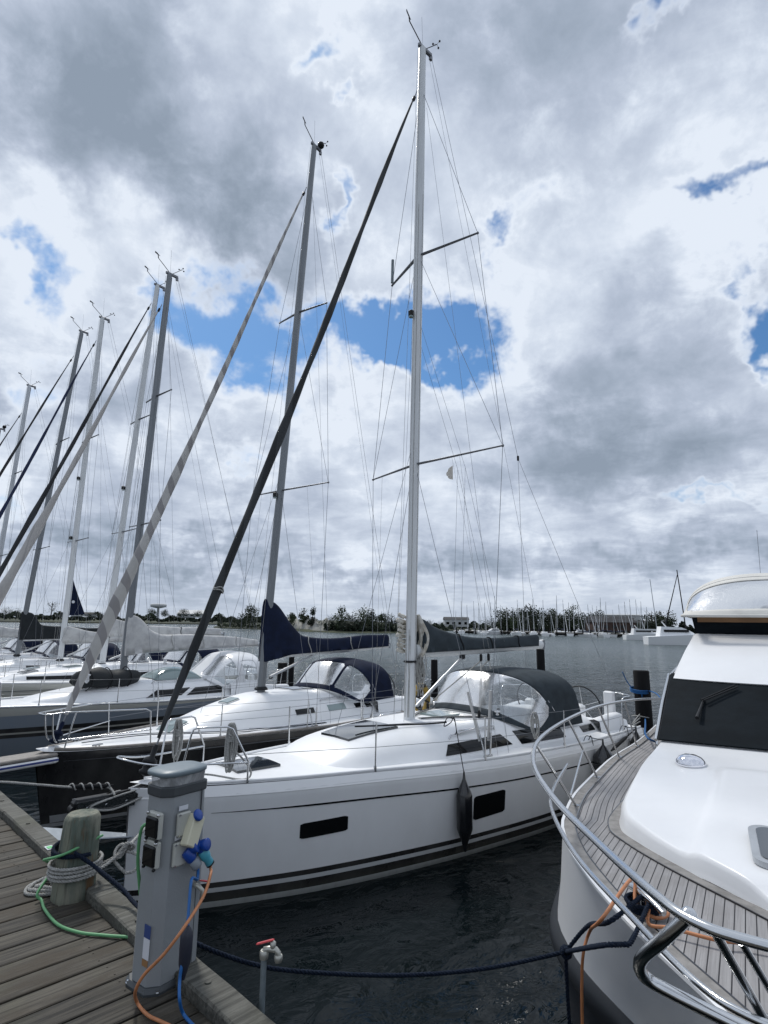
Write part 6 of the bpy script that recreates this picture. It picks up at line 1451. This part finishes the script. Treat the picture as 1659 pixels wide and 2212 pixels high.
tag(tubeo('orange_cable', catmull([T1, T1 + Vector((.005, -.008, -.02)), at(455, 1888, Y=3.2), at(440, 1935, Y=3.1), at(400, 2000, Y=2.93), at(355, 2060, Y=2.90), at(312, 2105, Y=2.92), at(293, 2140, Y=2.95), at(296, 2165, z=DZ + .02), at(318, 2192, z=DZ + .011), at(350, 2208, z=DZ + .011), at(420, 2240, z=DZ + .011)], 8), .0075, M_cab_o, n=8), 'orange cable hanging from the upper blue plug down to the planks', 'cable')
bx = at(401, 2050, Y=3.0)
lead = tubeo('blue_cable', catmull([T2, T2 + Vector((.005, -.015, -.05)), at(414, 1900, Y=3.12), at(408, 1960, Y=3.06), at(404, 2015, Y=3.01), at(401, 2050, Y=3.0), at(392, 2090, Y=2.98), at(388, 2120, Y=2.97), at(388, 2160, Y=2.93), at(396, 2190, z=DZ + .02), at(420, 2218, z=DZ + .011)], 8), .0075, M_cab_b, n=8)
tag(lead, 'blue cable with dark in-line box hanging from the lower plug of the pedestal', 'cable')
MB().rev([(.008, -.125), (.016, -.095), (.026, -.06), (.029, 0), (.029, .055), (.018, .085), (.009, .095)], 14, bx, axis=(.03, -.02, 1)).build('inline_box', mat('dark navy plastic', (.02, .024, .04), .5), lead)
# water tap on its pipe
def tap():
    b = Vector((-.528, 3.03, DZ - .6)); t = empty('water_tap', b, 0, 'galvanised standpipe with silver tap and red lever at the pier edge', 'tap'); h = 3.3 - 1.50 * (3.03 / 3.03) - b.z - .03
    h = at(557, 2060, Y=3.03).z - b.z
    MB().tube([(0, 0, 0), (-.004, 0, h)], .0135, 12).build('pipe', M_galv, t)
    MB().rev([(.019, 0), (.021, .01), (.021, .03), (.017, .035)], 12, (-.004, 0, h - .02)).tube([(-.004, 0, h), (0, 0, h + .018), (.02, -.003, h + .022), (.05, -.005, h + .02), (.062, -.006, h + .008), (.064, -.006, h - .018)], .0135, 10).rev([(.016, 0), (.02, .01), (.02, .026), (.016, .03)], 10, (.064, -.006, h - .03)).rev([(.010, 0), (.014, .01), (.014, .03), (.008, .034)], 10, (.036, -.004, h + .02)).build('tap_body', M_brass, t)
    MB().bbox((.0, -.006, h + .052), (.085, .016, .008), .004, rot=Matrix.Rotation(rad(-14), 3, 'Y')).build('lever', M_red, t)
    MB().box((.0, -.03, h - .55), (.05, .05, .03)).build('pipe_clip', M_galv, t)
tap()
# orange cable over the motor yacht bow
tag(tubeo('orange_cable', catmull([at(1258, 2300, Y=4.0), at(1258, 2212, Y=4.0), at(1257, 2130, Y=4.0), at(1260, 2060, Y=3.98), at(1275, 2010, Y=3.95), at(1300, 1985, z=1.83), cl_w + Vector((-.03, .05, .17)), cl_w + Vector((-.05, -.02, .06)), cl_w + Vector((.02, -.10, .03)), cl_w + Vector((.11, -.06, .04)), cl_w + Vector((.08, .02, .10)), at(1400, 1993, z=1.755), at(1450, 2005, z=1.76), at(1545, 2030, z=1.765), at(1600, 2037, z=1.765), at(1670, 2052, z=1.765)], 7), .0095, M_cab_o, n=8), 'orange cable lying over the teak foredeck and hanging off the motor yacht bow', 'cable')

# rope hanging over to the left from the bow fitting of the white yacht
mb = MB(); twisted(mb, catmull([loc2(OM, HM, (-.35, -.12, 1.36)), at(230, 1700, Y=7.1), at(160, 1701, Y=6.9), at(80, 1695, Y=6.6), at(-10, 1689, Y=6.3), at(-160, 1690, Y=5.9)], 6), .013, .06)
o = tag(mb.build('mooring_rope', M_rope_w), 'white mooring rope with black snubber stretched from the white yacht bow to the left', 'rope')
mb = MB(); a = at(150, 1700, Y=6.87); b_ = at(245, 1697, Y=7.15); d = b_ - a; mb.tube([a, a.lerp(b_, .2), a.lerp(b_, .8), b_], [.012, .024, .024, .012], 10); mb.build('snubber', M_rope_k, o)
q_ = quat_z(d).to_3x3(); MB().tube([a + d * (k / 70) + q_ @ Vector((math.cos(k * .45) * .032, math.sin(k * .45) * .032, 0)) for k in range(71)], .008, 6).build('snubber_wrap', M_rope_w, o)
# lines of the big pile
pp = at(1381, 1480, Y=14.2); mb = MB()
for k in range(3): twisted(mb, [Vector((pp.x + math.cos(a) * .20, pp.y + math.sin(a) * .20, 1.80 + .03 * k + .03 * math.sin(a))) for a in [j * .45 for j in range(15)]], .016, .08)
twisted(mb, catmull([Vector((pp.x - .05, pp.y - .21, 1.78)), Vector((pp.x - .02, pp.y - .24, 1.2)), at(1395, 1588, Y=9.9), Lm(ydeck(7.95, 1.72) + Vector((0, 0, .1)))], 4), .016, .08)
twisted(mb, catmull([Vector((pp.x + .2, pp.y, 1.82)), at(1420, 1500, Y=13), at(1440, 1530, Y=11.5)], 4), .014, .08); twisted(mb, catmull([Vector((pp.x - .2, pp.y, 1.9)), Vector((pp.x - .3, pp.y, 2.05)), Vector((pp.x - .42, pp.y - .1, 2.25))], 4), .012, .08)
tag(mb.build('mooring_rope', M_rope_b), 'bright blue rope tied round the thick pile and led to the motor yacht cleat', 'rope')
mb = MB(); st_ = loc2(OM, HM, (9.8, -1.35, 1.24))
for k in range(3): twisted(mb, [st_ + Vector((0, 0, .03 * k)), Vector((pp.x - .12, pp.y - .19, 1.15 + .08 * k))], .012, .08)
twisted(mb, [Vector((pp.x + math.cos(a) * .2, pp.y + math.sin(a) * .2, 1.25 + .02 * math.sin(a * 2))) for a in [j * .45 for j in range(15)]], .012, .08)
o = tag(mb.build('mooring_rope', M_rope_w), 'white stern ropes between the white yacht and the thick black pile', 'rope')
a = loc2(OM, HM, (8.0, -1.75, 1.02)); b_ = loc2(OM, HM, (9.6, -1.5, 1.22)); mb = MB(); mb.tube([a, a.lerp(b_, .1), a.lerp(b_, .55), a.lerp(b_, .62), b_], [.012, .03, .03, .012, .012], 8); mb.build('snubber', M_rope_k, o)

#==MARINA==
# ------------------------------------------------------------------ far marina
M_far_w = mat('far white gelcoat', (.74, .75, .76), .5, rand=.2); M_far_mast = mat('far mast', (.34, .36, .38), .5, rand=.3)
def far_boat():
    t = empty('moored_sailboat', (0, 0, 0))
    def pt(u, v, s): 
        x = -5 + 10 * u; w = 1.5 * math.sin(math.pi * min(1, u * .52 + .0) ) ** .7 if u < .96 else 1.45; w = 1.6 * (1 - (1 - min(1, u * 1.6)) ** 2.2) * (1 - .15 * u); return Vector((x, s * w * (.72 + .28 * v), 1.05 * v - .1 + .18 * (1 - u) * v))
    mb = MB()
    for s in (-1, 1): mb.grid((lambda u, v, s=s: pt(u, v, s)) if s > 0 else (lambda u, v, s=s: pt(u, 1 - v, s)), 12, 3)
    mb.grid(lambda u, v: pt(u, 1, 1).lerp(pt(u, 1, -1), 1 - v), 12, 2); mb.add([pt(1, 0, -1), pt(1, 1, -1), pt(1, 1, 1), pt(1, 0, 1)], [(0, 1, 2, 3)], False); mb.build('hull', M_far_w, t)
    MB().bbox((.2, 0, 1.3), (4.2, 1.9, .55), .2).build('cabin', M_far_w, t); MB().box((.4, 0, 1.34), (3.0, 1.93, .16)).build('window', M_window, t)
    MB().tube([(-.6, 0, 1.2), (-.3, 0, 13.2)], [.10, .07], 6).box((-.45, 0, 7.2), (.08, 2.0, .06)).build('mast', M_far_mast, t)
    MB().tube([(-.4, 0, 2.2), (3.6, 0, 2.3)], [.24, .16], 8).build('sail_cover', M_canvas_n, t); MB().tube([(-4.9, 0, 1.3), (-.35, 0, 12.2)], [.09, .05], 6).build('furled_headsail', M_far_w, t)
    return t
proto = far_boat(); rr = random.Random(11); used = False
col_ = ['white', 'pale', 'small white', 'low white', 'long white', 'bright white']
k = 0; PXS = []
x = 985
while x < 1405:
    PXS.append(x); x += rr.uniform(9, 15)
for i, px in enumerate(PXS):
    o = proto if i == 0 else copy_tree(proto); d = 212 - (px - 985) * .09 + rr.uniform(-8, 26); X, Y_ = W2(px, d)
    o.location = (X, Y_, 0); o.rotation_euler = (0, rad(rr.uniform(-1, 1)), rad(rr.choice((-95, 85, -80, 100)) + rr.uniform(-12, 12))); s = rr.uniform(.62, 1.0); o.scale = (s, s, s * rr.uniform(.85, 1.08))
    tag(o, ordn(i) + ' small sailing boat counted from the left end of the far marina', 'sailing boat', 'sailing boats moored in the far marina')
# jetty posts and quay in front of the far boats
t = empty('far_jetty', (0, 0, 0), 0, 'long low dark jetty in front of the far marina boats', 'jetty'); mb = MB(); P = [Vector((*W2(px, d_), .75)) for px, d_ in ((985, 214), (1100, 204), (1250, 190), (1400, 172))]
mb.tube(P, .5, 4); mb.build('walkway', M_dark, t)
for i in range(26):
    u = i / 25; q = P[0].lerp(P[1], u * 3) if u < 1 / 3 else (P[1].lerp(P[2], u * 3 - 1) if u < 2 / 3 else P[2].lerp(P[3], u * 3 - 2)); MB().cyl((q.x, q.y - 1.2, -1), .22, 3.1, 8).build('post', M_pile, t)
def cruiser(px, d, L_, rz, label, mast=None):
    X, Y_ = W2(px, d); t = empty('far_motor_cruiser', (X, Y_, 0), rad(rz), label, 'motor boat', 'large boats in the far marina')
    mb = MB()
    def pt(u, v, s): w = L_ * .14 * (1 - (1 - min(1, u * 1.9)) ** 2.4); return Vector((L_ * (u - .5) - .8 * v * (1 - u), s * w * (.8 + .2 * v), (L_ * .12 + .06 * L_ * (1 - u)) * v - .1))
    for s in (-1, 1): mb.grid((lambda u, v, s=s: pt(u, v, s)) if s > 0 else (lambda u, v, s=s: pt(u, 1 - v, s)), 14, 4)
    mb.grid(lambda u, v: pt(u, 1, 1).lerp(pt(u, 1, -1), 1 - v), 14, 2); mb.add([pt(1, 0, -1), pt(1, 1, -1), pt(1, 1, 1), pt(1, 0, 1)], [(0, 1, 2, 3)], False); mb.build('hull', M_far_w, t)
    z = L_ * .13; r = []
    for xx, w, zz in ((-.22, .02, z + .1), (-.1, .16, z + L_ * .07), (.02, .19, z + L_ * .12), (.3, .19, z + L_ * .13), (.33, .18, z)): r.append([Vector((L_ * xx, -L_ * w * .55, z - .1)), Vector((L_ * xx, -L_ * w * .5, zz)), Vector((L_ * xx, L_ * w * .5, zz)), Vector((L_ * xx, L_ * w * .55, z - .1))])
    MB().loft(r, True, True, smooth=False).build('cabin', M_far_w, t); MB().box((L_ * .1, 0, z + L_ * .07), (L_ * .34, L_ * .214, L_ * .035)).build('window', M_window, t)
    MB().tube([(L_ * .2, 0, z + L_ * .12), (L_ * .26, 0, z + L_ * .2)], .12, 6).build('radar_arch', M_far_w, t)
    if mast: MB().tube([(L_ * mast[0], 0, z), (L_ * mast[0] + mast[2], 0, mast[1])], [.14, .09], 8).build('mast', mast[3], t)
    return t
cruiser(1395, 150, 11, 176, 'long white motor cruiser at right end of the far marina'); cruiser(1470, 112, 13, 172, 'sleek white motor yacht just left of the canvas canopy')
cruiser(1262, 196, 8, 170, 'white cabin cruiser in the middle of the far marina'); cruiser(1062, 205, 8, 20, 'white cabin boat at left end of the far marina')
def lone_mast(px, d, top, label, m, rake, r=.12, st=None):
    X, Y_ = W2(px, d); t = empty('sailing_yacht', (X, Y_, 0), rad(170), label, 'sailing boat', 'tall masts at the right of the far marina')
    mb = MB()
    def pt(u, v, s): w = 1.9 * (1 - (1 - min(1, u * 1.6)) ** 2.2) * (1 - .15 * u); return Vector((-6 + 12 * u, s * w * (.72 + .28 * v), 1.25 * v - .1))
    for s in (-1, 1): mb.grid((lambda u, v, s=s: pt(u, v, s)) if s > 0 else (lambda u, v, s=s: pt(u, 1 - v, s)), 12, 3)
    mb.grid(lambda u, v: pt(u, 1, 1).lerp(pt(u, 1, -1), 1 - v), 12, 2); mb.build('hull', M_far_w, t); MB().bbox((.3, 0, 1.5), (5, 2.2, .6), .2).build('cabin', M_far_w, t)
    MB().tube([(0, 0, 1.2), (rake, 0, top)], [r, r * .75], 8).build('mast', m, t); MB().tube([(.1, 0, 2.4), (4.6, 0, 2.5)], [.26, .18], 8).build('sail_cover', m, t)
    if st: MB().tube([(st, 0, 1.5), (rake, 0, top * .93)], [.14, .07], 6).build('furled_headsail', m, t)
lone_mast(1419, 170, 17.0, 'sailing boat with tall pale mast left of the sleek white motor yacht', M_far_mast, 1.0)
lone_mast(1482, 120, 15.0, 'sailing boat with tall black mast beside the canvas canopy', M_blackpl, .9, .13, 4.6)
